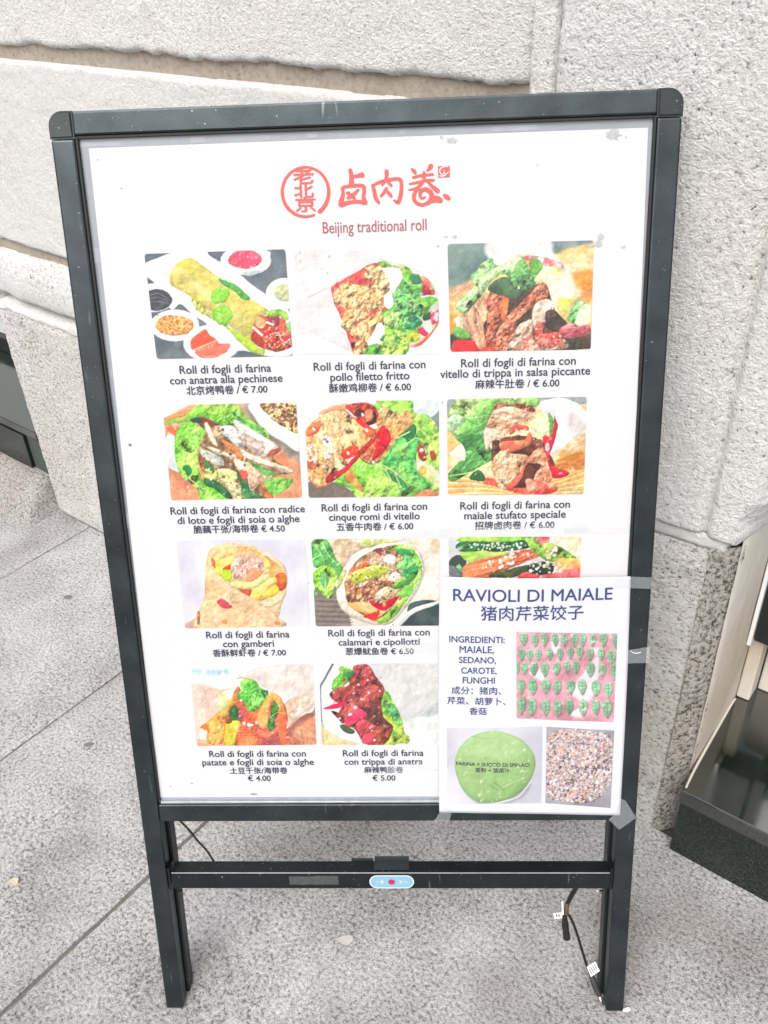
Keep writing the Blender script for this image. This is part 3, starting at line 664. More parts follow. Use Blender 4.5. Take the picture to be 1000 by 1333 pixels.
def pic_tripe():
    p = Pic((570, 300), 4.5454, [(57, 80), (925, 58), (905, 705), (75, 718)], bg=(240, 205, 150))
    p.b('30,40 960,20 960,760 30,760', (242, 196, 126), c2=(250, 232, 196), ms=90, st=(-22, 3), sm=False, rim=0, rl=.2, m=.08)
    p.b('40,60 310,60 300,200 210,280 150,320 50,345', (104, 128, 124), c2=(130, 150, 144), ms=60, rl=.1, rim=.05, w=2, soft=3)
    p.b('650,60 930,55 900,75 760,110 690,140', (150, 164, 160), c2=(120, 140, 142), rim=.05, rl=.1, soft=3)
    p.b('300,62 650,55 680,140 760,220 800,330 700,300 560,150 450,160 370,210 300,170', (250, 250, 250), rim=0, soft=4, rl=0)
    p.b('60,520 110,500 120,560 60,700', (236, 150, 70), soft=4, rim=0).b('800,250 925,230 920,330 840,340', (240, 150, 60), soft=5, rim=0, a=.8).b('840,350 920,330 915,400 850,400', (232, 132, 52), soft=5, rim=0, a=.6)
    for k_ in range(9): p.l([(760 + 12 * k_, 700), (860 + 8 * k_, 600 + 5 * k_), (920, 560 + 12 * k_)], (222, 190, 110), 5, 2, a=.7)
    p.b('60,345 130,330 200,300 190,360 60,420', (236, 186, 150), soft=5, rim=0, c2=(250, 230, 200))
    p.b('490,160 560,145 700,180 745,210 780,300 825,395 800,400 720,260 600,200', (226, 130, 130), c2=(250, 226, 222), ms=26, rl=.4)
    p.b('300,380 330,320 420,300 480,350 560,330 640,320 700,500 760,560 900,580 900,700 100,718 120,560 200,450', (120, 84, 70), c2=(70, 66, 56), ms=40, rl=.8, m=.2)
    p.b('90,530 150,490 230,420 290,370 300,500 270,560 285,700 240,700 180,620 120,580', (240, 214, 186), c2=(214, 170, 140), ms=34, st=(70, 3), rl=.8, m=.14)
    p.b('300,380 420,360 400,480 370,520 340,600 330,700 285,700 290,560', (206, 136, 110), c2=(180, 104, 84), ms=12, rl=1.6, m=.25)
    p.b('330,700 350,600 420,500 500,420 570,350 600,310 640,320 650,390 600,410 530,470 470,540 440,640 420,712', (222, 148, 122), c2=(200, 120, 96), ms=11, rl=1.8, m=.22)
    p.b('375,480 390,400 425,340 420,420 400,520 372,525', (232, 132, 84), ms=20)
    p.b('420,712 440,640 480,560 560,530 560,640 640,680 740,640 750,700', (246, 226, 204), c2=(226, 170, 150), ms=24, rl=1, m=.15)
    p.b('555,500 580,430 640,405 680,430 660,490 640,550 600,580 575,600', (250, 238, 222), c2=(232, 200, 180), ms=24, rl=.5)
    p.l('660,430 680,450 670,480 650,500', (255, 248, 238), 10, 5)
    p.b('570,570 640,540 620,610 720,600 740,660 690,690 590,680', (226, 104, 96), c2=(240, 150, 136), ms=20, rl=1.1)
    p.b('640,480 690,470 740,520 770,560 720,600 650,580 635,540', (92, 70, 62), c2=(60, 56, 50), ms=24, rl=.7)
    p.b('720,580 800,550 905,570 860,620 760,640', (206, 104, 120), c2=(226, 150, 150), ms=18, rl=.8, st=(-10, 3))
    p.b('75,700 110,650 200,650 240,690 230,715 80,718', (216, 60, 66), ms=18).b('260,690 330,690 330,715 262,715', (226, 80, 70), ms=14)
    p.b('300,330 370,280 430,290 470,350 560,290 580,310 520,350 470,400 430,400 320,370', (62, 84, 66), c2=(90, 120, 90), ms=24)
    p.leaf('195,265 230,240 260,190 320,165 350,210 430,180 470,152 510,170 540,240 560,170 620,200 600,240 570,290 500,280 460,350 430,300 380,260 310,310 270,370 200,450 150,490 105,460 110,420 160,380 210,330', c=(130, 196, 120), c2=(196, 228, 170), ms=34)
    p.b('470,280 560,270 580,320 510,360 480,330', (74, 120, 88), c2=(110, 160, 110), ms=20, rl=1)
    p.b('545,180 580,165 620,215 590,260 550,250', (120, 180, 90), ms=18)
    for q in ('200,400 260,300 330,220', '400,250 440,200', '470,200 520,260', '150,470 210,350'): p.l(q, (222, 244, 206), 4, 2)
    p.b('570,300 640,220 740,240 825,405 730,490 680,420 640,320', (244, 240, 170), c2=(252, 250, 224), ms=60, rl=.3, rim=.2)
    p.b('700,400 830,400 735,490', (222, 214, 100), soft=3, rim=0, a=.7, sm=False)
    p.b('765,520 800,450 840,410 880,440 860,500 820,555', (140, 204, 130), c2=(190, 228, 170), ms=20, rl=1)
    p.b('850,450 905,450 900,550 815,555', (240, 246, 222), rim=.1, rl=.2)
    p.b('80,600 120,570 190,620 180,640 120,640', (120, 180, 100), ms=20)
    p.dots('320,560 620,560 740,690 300,700', [(255, 248, 240), (200, 60, 60), (130, 50, 40)], 44, 3, 7, 6)
    return p
def pic_lotus():
    p = Pic((200, 510), 5, [(58, 88), (928, 70), (968, 690), (115, 707)], bg=(226, 152, 116))
    p.b('0,40 1000,40 1000,740 60,740', (228, 152, 114), c2=(236, 170, 134), sm=False, ms=90, rl=.05, rim=0, m=.04)
    p.b('85,480 180,500 260,600 240,640 130,560', (150, 90, 70), soft=10, rim=0, a=.6)
    p.b('560,70 700,70 760,240 950,320 950,470 820,360 700,260', (150, 144, 132), c2=(190, 176, 160), soft=6, rim=0)
    p.b('600,70 640,70 700,180 820,290 950,380 960,420 800,360 660,240', (110, 104, 96), soft=5, rim=0, a=.6)
    p.b('0,60 270,60 160,120 60,170', W_, rim=0, soft=2)
    p.b('630,72 940,65 955,375 850,330 740,260 660,170', (240, 246, 244), rim=.08, rl=0, m=.01).b('700,72 930,68 942,262 850,225 760,165', (214, 196, 140), c2=(150, 110, 80), ms=20, m=.25, rl=1)
    p.dots('715,80 925,78 935,250 850,215 760,155', [(110, 66, 56), (232, 218, 160), (150, 96, 80), (240, 230, 170)], 150, 5, 12, 7)
    p.b('60,175 150,140 260,110 250,140 130,185 62,215', (206, 146, 96), ms=20).b('62,200 250,150 260,175 180,200 70,225', (180, 206, 110), c2=(130, 180, 80), ms=20)
    p.b('65,230 130,205 160,215 140,300 90,290 70,270', (236, 120, 80), c2=(250, 210, 180), ms=18)
    p.b('80,290 140,290 150,420 180,520 90,475', (238, 246, 242), rim=.08, rl=.1)
    p.b('280,190 360,180 540,220 740,300 830,370 780,430 900,520 780,560 770,690 560,700 420,640 300,480 300,330', (214, 182, 148), c2=(120, 90, 60), ms=50, rl=.8, m=.2)
    p.leaf('210,160 270,100 330,84 510,82 560,110 640,190 720,240 745,300 700,310 640,240 560,210 530,220 430,215 330,180 250,170', c=(132, 206, 78), c2=(180, 230, 110), ms=60)
    p.b('520,130 600,190 700,240 740,290 680,270 590,230 530,170', (56, 120, 64), c2=(110, 180, 90), ms=20, st=(35, 4), rl=1)
    p.b('270,175 330,165 420,210 350,225 300,220', (120, 60, 56), ms=16)
    p.leaf('150,270 190,205 250,190 330,240 350,250 310,330 285,400 290,500 330,590 420,640 500,700 320,705 270,620 190,560 150,480 140,380', c=(120, 200, 72), c2=(186, 232, 120), ms=44)
    p.b('190,480 230,470 250,520 220,540', (40, 120, 60), ms=16, w=6).b('240,180 290,165 320,190 260,200', (40, 70, 60), ms=16)
    for q in ('210,280 260,330 300,300', '180,380 240,400 280,380', '230,560 290,610 350,640', '200,250 240,230'): p.l(q, (206, 240, 150), 6, 2)
    for q, c in (('350,200 400,300 420,360 380,330 330,220', (246, 224, 196)), ('430,230 520,225 600,330 560,360 480,300', (250, 244, 236)), ('520,180 640,240 830,370 780,385 740,430 600,350 560,300', (252, 240, 226)), ('580,270 720,350 690,410 580,330', (210, 190, 180)), ('320,340 560,420 600,440 560,445 420,400', (236, 220, 190)), ('570,370 700,430 900,500 880,530 700,470 600,430', (248, 226, 200)), ('440,310 540,350 590,440 540,420', (240, 150, 96)), ('310,370 420,400 460,470 400,480 320,420', (190, 196, 180)), ('520,440 600,450 620,500 560,520', (240, 220, 190)), ('420,500 540,520 530,590 440,590', (226, 230, 160)), ('330,500 420,520 400,585 345,580', (226, 230, 140)), ('600,450 690,520 690,580 640,620 610,560', (244, 200, 170)), ('700,600 760,620 780,690 730,692', (240, 130, 90)), ('470,590 560,600 575,695 520,690', (232, 222, 170))):
        p.b(q, c, c2=tuple(min(255, v + 14) for v in c), ms=22, st=(30, 4), rl=.7, m=.1, w=3, rim=.35)
    p.b('330,560 430,590 480,640 515,695 470,690 400,630 345,615', (50, 110, 66), c2=(30, 80, 50), ms=18).b('545,530 600,580 640,640 720,690 590,698 570,620', (44, 100, 66), c2=(90, 150, 90), ms=18)
    p.b('330,450 370,470 400,520 350,500', (60, 130, 70), ms=18).b('620,450 700,480 780,530 760,560 680,510', (60, 130, 70), c2=(120, 180, 100), ms=18)
    p.leaf('720,590 800,560 905,565 880,620 790,680 740,640', c=(110, 190, 84), c2=(160, 216, 110))
    p.b('740,420 760,380 830,362 800,395', (196, 96, 80), ms=12).b('565,505 610,520 600,570 570,550', (238, 110, 100), ms=12)
    p.l('560,440 620,500 620,580 640,640 690,590', (250, 236, 216), 6, 3).l('305,345 420,410 500,440', (90, 60, 40), 6, 2).l('600,430 700,470 830,505', (150, 96, 60), 6, 2)
    p.dots('330,380 600,400 560,640 340,560', [(130, 60, 50), (255, 250, 240), (255, 250, 240)], 40, 3, 9, 9)
    for x, y in ((432, 492), (458, 552), (500, 402), (450, 245)): p.e(x, y, 11, 9, (150, 70, 56), w=3)
    return p
def pic_beef():
    p = Pic((390, 510), 5, [(30, 60), (908, 55), (910, 680), (60, 690)], bg=(246, 248, 248))
    p.b('50,590 240,590 380,690 60,700', (120, 108, 100), rim=0, rl=.2).b('740,700 760,660 830,630 915,650 920,700', (232, 158, 122), rim=0)
    p.b('840,170 910,110 915,260 880,220', (130, 144, 142), rim=0)
    p.b('500,75 740,60 760,160 500,120', (170, 216, 120), ms=30)
    p.b('740,60 905,58 905,120 840,165 760,140', (232, 240, 240), rim=0, rl=.1)
    p.leaf('500,70 560,60 730,62 745,150 830,150 900,240 912,440 910,640 820,635 700,690 400,688 330,620 235,585 330,470 400,420 600,300 640,200', c=(136, 208, 84), c2=(186, 232, 118), ms=70)
    p.b('640,300 740,230 780,330 760,430 800,560 860,620 740,660 660,690 640,600 540,480 580,400', (90, 176, 96), c2=(140, 206, 110), ms=40, rl=1.1, m=.15)
    p.b('640,290 740,210 760,260 720,330 680,300', (44, 110, 60), c2=(90, 160, 80), ms=20).b('560,520 660,560 720,640 640,600 580,560', (50, 130, 84), ms=24, a=.8)
    p.b('780,440 905,520 910,620 820,560 760,500', (226, 236, 170), c2=(246, 246, 226), soft=3, ms=30, rim=0)
    for q in ('530,470 620,520 700,590 780,620', '620,520 660,620', '560,500 600,580', '640,300 720,260', '700,340 760,300 800,320', '780,240 850,300', '450,560 540,600'): p.l(q, (214, 240, 170), 7, 2)
    p.e(805, 512, 26, 28, (226, 190, 80), soft=2).e(806, 514, 9, 10, (250, 226, 190))
    p.b('765,370 795,340 830,430 800,450 775,410', (170, 60, 50), ms=14).b('850,390 880,385 890,435 860,440', (180, 90, 60), ms=14)
    p.e(797, 378, 17, 12, W_).e(816, 426, 9, 7, W_)
    p.b('130,140 170,110 260,85 320,80 300,120 200,130 150,160', (240, 170, 130), ms=24, soft=1).b('60,180 120,150 160,160 80,200', (240, 230, 222), rim=0)
    p.b('295,560 330,500 390,580 420,640 400,650 340,600', (196, 130, 80), c2=(220, 190, 110), ms=20)
    p.b('505,130 560,100 640,140 700,118 735,150 740,200 700,240 640,290 600,360 530,450 470,465 410,430 390,400 480,300 500,220', (232, 176, 116), c2=(246, 206, 150), ms=34, rl=1, m=.12)
    p.b('300,100 340,78 420,68 490,90 515,140 505,190 440,210 380,170', (176, 66, 56), c2=(226, 96, 76), ms=22, rl=1, m=.2)
    p.b('430,130 475,110 480,170 440,190', (240, 150, 110), ms=16).e(395, 140, 30, 24, (70, 34, 30), w=8)
    p.b('480,130 500,140 500,200 450,220 440,200 480,180', (60, 26, 28), ms=12)
    p.b('340,170 400,180 470,230 505,260 480,330 540,220 600,290 560,380 500,440 470,460 500,350 470,320 420,270 360,210', (232, 56, 70), c2=(216, 36, 50), ms=24, m=.16, rl=.6)
    p.b('400,380 480,330 510,300 480,400 450,440 420,440', (206, 120, 84), ms=18, rl=1)
    p.b('35,270 80,200 180,140 290,118 340,150 400,220 490,270 470,330 400,380 330,430 290,520 190,600 130,620 70,580 50,480', (236, 184, 126), c2=(248, 210, 160), ms=40, st=(60, 2), rl=.9, m=.1)
    p.b('35,265 80,205 140,200 120,260 60,290', (232, 84, 60), c2=(240, 130, 90), ms=20).b('190,540 280,500 340,440 400,380 480,300 500,310 400,420 300,520 200,590 170,590', (206, 50, 60), c2=(150, 40, 44), ms=18)
    p.b('270,400 330,355 385,360 370,410 300,440', (230, 60, 50), c2=(246, 90, 60), ms=18).b('410,250 460,240 500,262 460,290 430,280', (236, 120, 80), ms=16)
    p.b('45,440 90,430 110,500 60,500', (200, 110, 90), ms=12)
    p.l('50,470 55,560 130,618 190,600', (176, 80, 50), 6, 3).l('380,395 440,340 500,265', (120, 40, 36), 7, 3).l('390,405 420,450 490,468 560,430', (90, 50, 40), 7, 3)
    p.dots('140,290 200,300 215,360 190,430 150,380', [W_], 26, 9, 14, 3, el=.5).dots('50,350 110,360 100,470 50,460', [W_, (250, 230, 222)], 34, 6, 11, 4)
    for x, y in ((240, 440), (160, 485), (170, 425), (318, 400), (95, 245), (500, 225), (415, 152), (440, 250), (482, 457)): p.e(x, y, 14, 9, W_, rot=60, rim=.15)
    p.dots('640,150 700,160 700,200 640,200', [(110, 60, 50)], 3, 3, 6, 4)
    return p
def pic_pork():
    p = Pic((570, 500), 4.762, [(57, 95), (925, 78), (905, 683), (62, 688)], bg=(244, 214, 160))
    p.b('0,60 960,60 960,720 0,720', (244, 204, 140), c2=(250, 230, 190), sm=False, ms=80, st=(-15, 4), rl=.2, rim=0)
    for k_ in range(16): p.l([(40, 560 + k_ * 13), (300, 590 + k_ * 8), (560, 650 + k_ * 3), (940, 520 + k_ * 14)], ((206, 150, 84), (252, 238, 190), (226, 176, 96))[k_ % 3], 6, 5, a=.75, warp=4)
    p.b('740,430 850,360 920,300 920,420 800,470', (236, 170, 100), c2=(250, 220, 180), soft=5, rim=0).b('720,480 900,420 910,520 740,530', (200, 130, 70), c2=(250, 226, 180), ms=30, st=(-10, 4), soft=2, rim=0)
    p.b('600,80 925,78 925,120 640,130', (160, 172, 172), rim=0).b('57,90 110,92 90,200 60,210', (150, 166, 160), rim=0)
    p.b('560,120 640,105 760,85 850,110 920,170 925,260 860,320 790,380 730,430 700,440 690,300 640,170', (240, 236, 234), c2=(252, 252, 252), ms=60, rl=.2, rim=.12)
    p.b('800,200 850,170 900,250 840,310', (222, 208, 204), soft=5, rim=0, a=.7)
    p.leaf('62,230 100,120 200,85 590,80 610,150 500,130 380,130 330,200 290,260 200,300 120,330 60,280', c=(140, 206, 110), c2=(196, 230, 150), ms=60)
    p.b('110,330 200,280 300,240 290,340 330,400 340,460 240,520 100,600 62,560 110,500 170,440 160,380', (64, 124, 72), c2=(100, 164, 92), ms=50, rl=.9, st=(-35, 2))
    p.l('65,570 200,545 330,490', (190, 214, 130), 7, 4).l('120,200 220,210 300,190', (216, 242, 190), 5, 2).l('170,140 230,190 260,260', (216, 242, 190), 4, 2)
    p.b('62,220 110,180 160,220 120,280 66,290', (200, 234, 190), ms=20, rl=.8)
    p.b('75,430 140,370 165,400 168,470 120,460', (246, 248, 226), rim=.15, rl=.1).b('190,580 250,530 300,590 240,600', (46, 90, 50), ms=20)
    p.b('290,600 330,580 600,640 740,640 700,680 560,690 300,620', (206, 70, 66), c2=(230, 110, 90), ms=24, soft=1)
    p.b('330,400 360,330 600,330 700,440 720,560 600,640 480,640 380,620 340,520', (110, 62, 48), c2=(70, 44, 36), ms=30, rl=.6)
    p.b('340,150 380,110 440,130 540,120 600,160 560,190 420,180', (140, 76, 62), c2=(176, 110, 90), ms=18, rl=1.2, w=8)
    p.b('350,160 440,140 520,155 620,180 560,220 500,240 440,290 390,340 330,350 300,415 285,300 320,210', (236, 184, 146), c2=(248, 214, 186), ms=30, st=(20, 2), rl=1.1, m=.12)
    p.b('285,290 330,280 380,330 330,360 300,415', (226, 150, 130), c2=(250, 220, 200), ms=18)
    p.b('440,290 480,250 550,260 560,290 500,280 450,310', (220, 110, 96), ms=16)
    p.b('385,360 470,350 540,340 560,300 580,310 575,360 520,400 430,425 390,400', (238, 160, 120), c2=(224, 120, 96), ms=24)
    p.b('330,500 390,410 460,430 540,440 560,470 520,540 500,610 430,650 380,640 350,580', (244, 206, 172), c2=(232, 176, 140), ms=30, rl=1.1, m=.12)
    p.b('420,630 500,560 540,490 530,560 490,620 440,650', (222, 110, 96), ms=16)
    p.b('545,480 590,420 640,380 680,430 690,490 720,560 680,620 620,650 580,660 600,560 640,500 570,490', (240, 190, 158), c2=(226, 150, 120), ms=26, rl=1.1)
    p.b('520,600 540,520 580,500 600,540 570,620', (100, 58, 46), ms=18).b('600,350 640,340 650,390 600,380', (150, 90, 70), ms=16)
    p.b('650,330 700,300 720,210 700,170 740,240 730,330 690,460 720,510 800,540 800,565 720,580 690,520 670,440', (214, 60, 80), c2=(196, 50, 66), ms=18)
    p.e(678, 392, 14, 30, (250, 226, 232))
    p.b('565,270 570,230 680,185 715,240 695,322 640,305', (236, 240, 190), c2=(246, 248, 214), ms=30, rl=.3, rim=.2).b('680,185 700,190 715,250 695,322 690,260', (110, 170, 80), ms=12)
    p.b('540,600 580,590 720,620 730,650 640,640 560,670', (230, 110, 96), c2=(250, 190, 160), ms=18)
    p.dots('300,300 560,160 600,260 350,360', [(255, 240, 230), (206, 130, 100)], 40, 3, 7, 5, a=.8)
    return p
def pic_shrimp():
    p = Pic((220, 690), 5.263, [(52, 75), (932, 65), (965, 660), (110, 675)], bg=(226, 224, 236), tex=.5)
    p.b('0,40 1000,40 1000,700 0,700', (228, 228, 238), c2=(240, 242, 248), sm=False, ms=150, st=(80, 2), rl=.05, rim=0, m=.03)
    for x, y, r in ((120, 220, 60), (180, 420, 70), (860, 180, 70), (900, 480, 60), (700, 120, 50), (830, 560, 40)): p.e(x, y, r, r * 1.3, (212, 208, 228), soft=16, rim=0, a=.5, rl=0)
    p.b('110,640 200,610 200,680 110,680', (206, 170, 160), soft=3, rim=0)
    p.b('265,180 300,120 420,92 560,105 700,170 790,240 815,340 800,420 770,520 740,600 600,480 400,350 270,260', (240, 208, 162), c2=(248, 224, 186), ms=50, rl=.3, m=.05)
    p.b('290,200 330,140 430,112 560,120 690,190 770,270 790,330 770,400 690,460 600,485 480,420 330,270', (238, 188, 130), c2=(246, 212, 160), ms=30, rl=.4)
    p.b('660,190 740,230 800,330 770,400 700,380 690,280', (226, 160, 100), c2=(240, 190, 130), ms=24)
    p.b('300,250 380,190 450,180 440,260 380,280 350,330', (226, 220, 110), c2=(236, 226, 150), ms=22).b('350,285 430,265 430,330 390,345', (190, 216, 70), ms=16).b('290,200 310,195 325,260 300,240', (230, 116, 76), ms=12)
    p.b('370,262 440,230 440,262 390,272', (206, 84, 50), ms=10).b('480,400 560,400 560,450 500,430', (206, 96, 66), ms=12).b('650,180 690,210 700,250 660,260', (250, 226, 140), ms=14)
    p.b('730,310 800,300 800,390 750,410', (216, 130, 70), c2=(190, 80, 50), ms=14)
    p.b('425,270 440,210 500,170 580,165 640,200 660,250 640,300 590,340 540,350 560,300 520,330 450,330', (246, 198, 180), c2=(250, 216, 200), ms=30, st=(60, 1.6), rl=.9, m=.07)
    p.b('530,350 550,275 600,255 640,290 590,345', (240, 170, 130), ms=18)
    p.dots('440,250 560,240 540,300 450,300', [(226, 110, 96), (150, 90, 80)], 16, 4, 8, 7, a=.7)
    p.b('420,360 480,350 580,350 660,300 690,320 640,370 560,400 470,400 430,380', (248, 240, 170), ms=20, rim=.3).b('550,470 580,410 640,370 720,320 745,355 700,390 620,480 570,480', (248, 216, 120), c2=(250, 230, 150), ms=20, rim=.35).b('640,440 720,380 755,400 740,440 660,462', (250, 214, 100), ms=16, rim=.35)
    p.b('260,230 330,290 420,370 520,440 640,500 740,590 775,660 200,675 205,560 245,460 255,330', (236, 200, 158), c2=(244, 216, 180), ms=60, st=(30, 1.5), rl=.4, m=.06, rim=.3)
    p.b('260,250 300,280 420,380 400,420 290,330 255,340', (246, 224, 182), soft=3, rim=0, a=.8).b('600,480 660,495 740,470 810,400 790,470 720,520 650,525', (246, 222, 186), ms=20, rim=.3)
    p.b('330,490 370,470 435,525 380,535 345,515', (206, 84, 100), ms=14).l('350,455 400,480 460,530', (248, 228, 196), 12, 5, soft=1)
    p.e(385, 630, 20, 14, (222, 150, 96), soft=2).e(745, 640, 22, 12, (226, 166, 116), soft=2).b('195,560 215,560 210,640 195,640', (170, 120, 90), ms=12)
    p.dots('230,420 560,520 700,640 240,660', [(222, 178, 132), (250, 232, 204)], 26, 6, 14, 2, a=.5)
    return p
def pic_squid():
    p = Pic((395, 690), 5.263, [(52, 62), (932, 60), (935, 655), (85, 660)], bg=(240, 236, 226))
    p.b('40,40 960,40 960,680 60,680', (240, 232, 220), c2=(248, 244, 238), sm=False, ms=80, rl=.1, rim=0)
    p.b('80,400 240,400 330,640 300,665 85,665', (128, 118, 110), rim=0, rl=.3, m=.1)
    for k_ in range(12): p.l([(85, 470 + 17 * k_), (340, 478 + 17 * k_)], (94, 86, 82) if k_ % 2 else (160, 150, 142), 6, 6, a=.7)
    p.b('160,62 420,62 440,110 330,180 270,260 215,180', (236, 216, 190), c2=(224, 196, 160), ms=40, rl=.3)
    p.b('340,62 700,60 560,105 440,118 390,100', (210, 220, 140), c2=(240, 236, 210), ms=24)
    p.b('700,100 935,60 935,480 760,520 830,300', (240, 224, 196), c2=(248, 240, 228), ms=70, rl=.25, rim=.1)
    p.b('740,500 930,490 935,655 620,655 700,600', (70, 88, 88), c2=(50, 66, 66), ms=40, rl=.1)
    p.b('620,648 740,545 930,480 935,500 760,570 670,650', (244, 246, 242), rim=.1, rl=0)
    p.leaf('58,80 150,64 200,120 230,200 275,262 235,340 200,300 170,250 80,260 60,180', c=(90, 160, 90), c2=(130, 196, 110), ms=40)
    p.leaf('66,300 120,245 180,245 225,290 215,380 180,470 130,440 80,380', c=(150, 216, 84), c2=(190, 232, 120), ms=36)
    p.b('110,330 150,290 175,350 150,400', (110, 180, 110), ms=20).b('75,400 100,400 90,470 78,460', (90, 150, 80), ms=12)
    for q in ('80,100 130,180 150,250', '130,90 180,180 240,240', '120,170 60,200', '150,440 150,340 140,260'): p.l(q, (200, 236, 170), 5, 2)
    p.b('225,430 260,330 330,210 460,120 600,88 720,90 800,160 830,260 800,380 730,500 640,610 560,655 440,640 330,590 250,530', (246, 236, 218), c2=(250, 246, 238), ms=40, rl=.3, rim=.35, w=6)
    p.b('230,400 245,330 280,270 300,290 250,390', (190, 200, 120), ms=12)
    p.b('290,430 290,330 350,230 450,150 600,105 720,110 780,190 800,280 750,420 640,560 560,630 450,600 320,520', (176, 130, 98), c2=(220, 186, 150), ms=26, m=.25, rl=1.3)
    p.leaf('600,130 640,100 730,110 790,170 815,250 800,340 740,440 690,500 690,450 760,330 770,220 720,150 650,140', c=(140, 206, 96), c2=(190, 230, 140), ms=26)
    p.b('640,150 700,130 760,170 700,190', (60, 140, 80), ms=14).b('650,230 700,180 760,190 770,240 700,280 640,260', (120, 200, 120), c2=(170, 222, 140), ms=20, rl=1)
    p.b('680,290 780,240 775,310 700,330', (110, 190, 110), c2=(50, 130, 80), ms=18, rl=1).b('610,370 760,300 750,350 640,405', (176, 216, 100), c2=(80, 150, 70), ms=18, st=(-30, 3)).b('650,430 750,360 740,440 660,455', (130, 200, 96), ms=16).b('490,620 560,580 640,500 690,460 680,520 620,600 550,640', (196, 220, 120), c2=(160, 200, 90), ms=24)
    p.b('325,290 380,240 440,222 430,250 360,280', (232, 116, 70), ms=16).b('335,300 420,260 520,235 600,260 560,300 440,345 345,365', (190, 206, 84), c2=(222, 226, 140), ms=24, st=(-20, 3), rim=.3)
    p.b('480,140 550,120 540,170 490,190', (150, 70, 76), ms=14).b('440,230 480,150 560,200 560,240 480,235', (246, 226, 200), c2=(230, 190, 150), ms=16, rl=1)
    p.b('550,200 590,165 640,190 620,235 570,235', (252, 246, 240), rim=.25).b('580,330 620,290 665,300 640,350 600,350', (254, 252, 246), rim=.2).b('390,380 430,355 440,385 410,400', (252, 248, 240)).e(310, 452, 16, 18, (250, 240, 230))
    p.b('300,400 380,395 460,360 600,350 620,380 520,430 480,470 420,490 310,490', (150, 96, 72), c2=(196, 150, 116), ms=14, rl=1.6, m=.3)
    p.b('490,440 560,390 610,400 620,450 560,480 500,470', (240, 206, 170), c2=(250, 226, 200), ms=18, rl=1).b('300,500 420,500 520,550 480,580 380,560', (240, 206, 150), c2=(226, 180, 120), ms=24, st=(20, 3))
    p.b('455,480 540,500 650,450 620,510 540,555 480,520', (220, 40, 56), c2=(180, 30, 56), ms=18).b('415,590 500,560 525,540 515,600 480,620', (230, 56, 50), ms=14).e(556, 514, 14, 16, (246, 190, 130)).b('600,560 650,520 600,600', (60, 120, 50), ms=10)
    p.dots('300,400 620,360 600,230 450,200', [(110, 60, 50), (250, 236, 216), (200, 150, 110)], 90, 3, 8, 6)
    p.b('870,62 935,62 930,130 890,110', (222, 186, 160), soft=4, rim=0, a=.7)
    return p
def pic_cucumber():
    p = Pic((560, 680), 3.571, [(85, 68), (703, 66), (692, 460), (92, 460)], bg=(238, 238, 236))
    p.b('60,50 720,50 720,480 60,480', (236, 238, 240), c2=(220, 222, 226), sm=False, ms=60, rim=0, rl=.1)
    p.b('560,66 705,64 700,200 640,140', (250, 240, 222), c2=(240, 222, 190), ms=24, rim=0)
    p.b('90,180 130,150 170,180 150,220 90,215', (58, 66, 66), ms=12).b('110,215 140,195 150,240 115,235', (140, 200, 140), ms=10).b('86,200 160,240 150,300 90,300', (110, 116, 120), rl=1, st=(40, 3))
    p.b('155,68 430,66 440,90 160,95', (150, 210, 84), c2=(190, 226, 120), ms=18)
    p.b('135,95 300,88 440,85 470,110 400,130 260,135 140,138', (40, 84, 54), c2=(60, 110, 66), ms=18, rl=1)
    p.dots('200,100 430,95 430,125 200,125', [W_, (230, 240, 220)], 44, 3, 7, 4)
    p.b('150,140 360,135 340,160 200,190 170,185', (160, 200, 90), c2=(200, 216, 130), ms=18, st=(-8, 4))
    p.b('150,245 160,200 260,170 380,140 450,125 510,155 430,190 300,245 250,300 150,300', (226, 92, 76), c2=(236, 140, 100), ms=20, st=(-15, 4), rl=1)
    p.b('440,200 340,225 270,250 330,258 420,245 480,210', (90, 100, 60), c2=(60, 76, 56), ms=14)
    p.leaf('420,66 500,66 540,90 520,150 480,140 440,80').b('500,66 550,68 548,105 510,100', (226, 92, 106), c2=(250, 160, 160), ms=12)
    p.leaf('490,130 540,95 600,110 680,160 620,170 570,180 530,175', c=(130, 190, 84)).b('600,165 690,175 695,205 590,200', (246, 196, 120), ms=14).b('570,190 695,190 700,225 600,225', (240, 160, 90), c2=(250, 200, 140), ms=16)
    p.b('450,205 520,180 580,200 560,240 470,245', (40, 56, 46), ms=14).b('540,240 700,215 700,300 560,300 520,260', (206, 84, 104), c2=(230, 130, 130), ms=16).b('405,255 450,230 510,250 480,270', (222, 100, 100), ms=12)
    p.dots('250,190 420,130 480,170 380,200 260,220', [W_], 26, 5, 9, 9, el=.5).dots('460,190 600,180 600,240 480,240', [W_, (240, 220, 190)], 30, 4, 9, 10).dots('545,115 600,120 570,165 545,160', [W_, (246, 214, 160)], 20, 5, 9, 2)
    return p
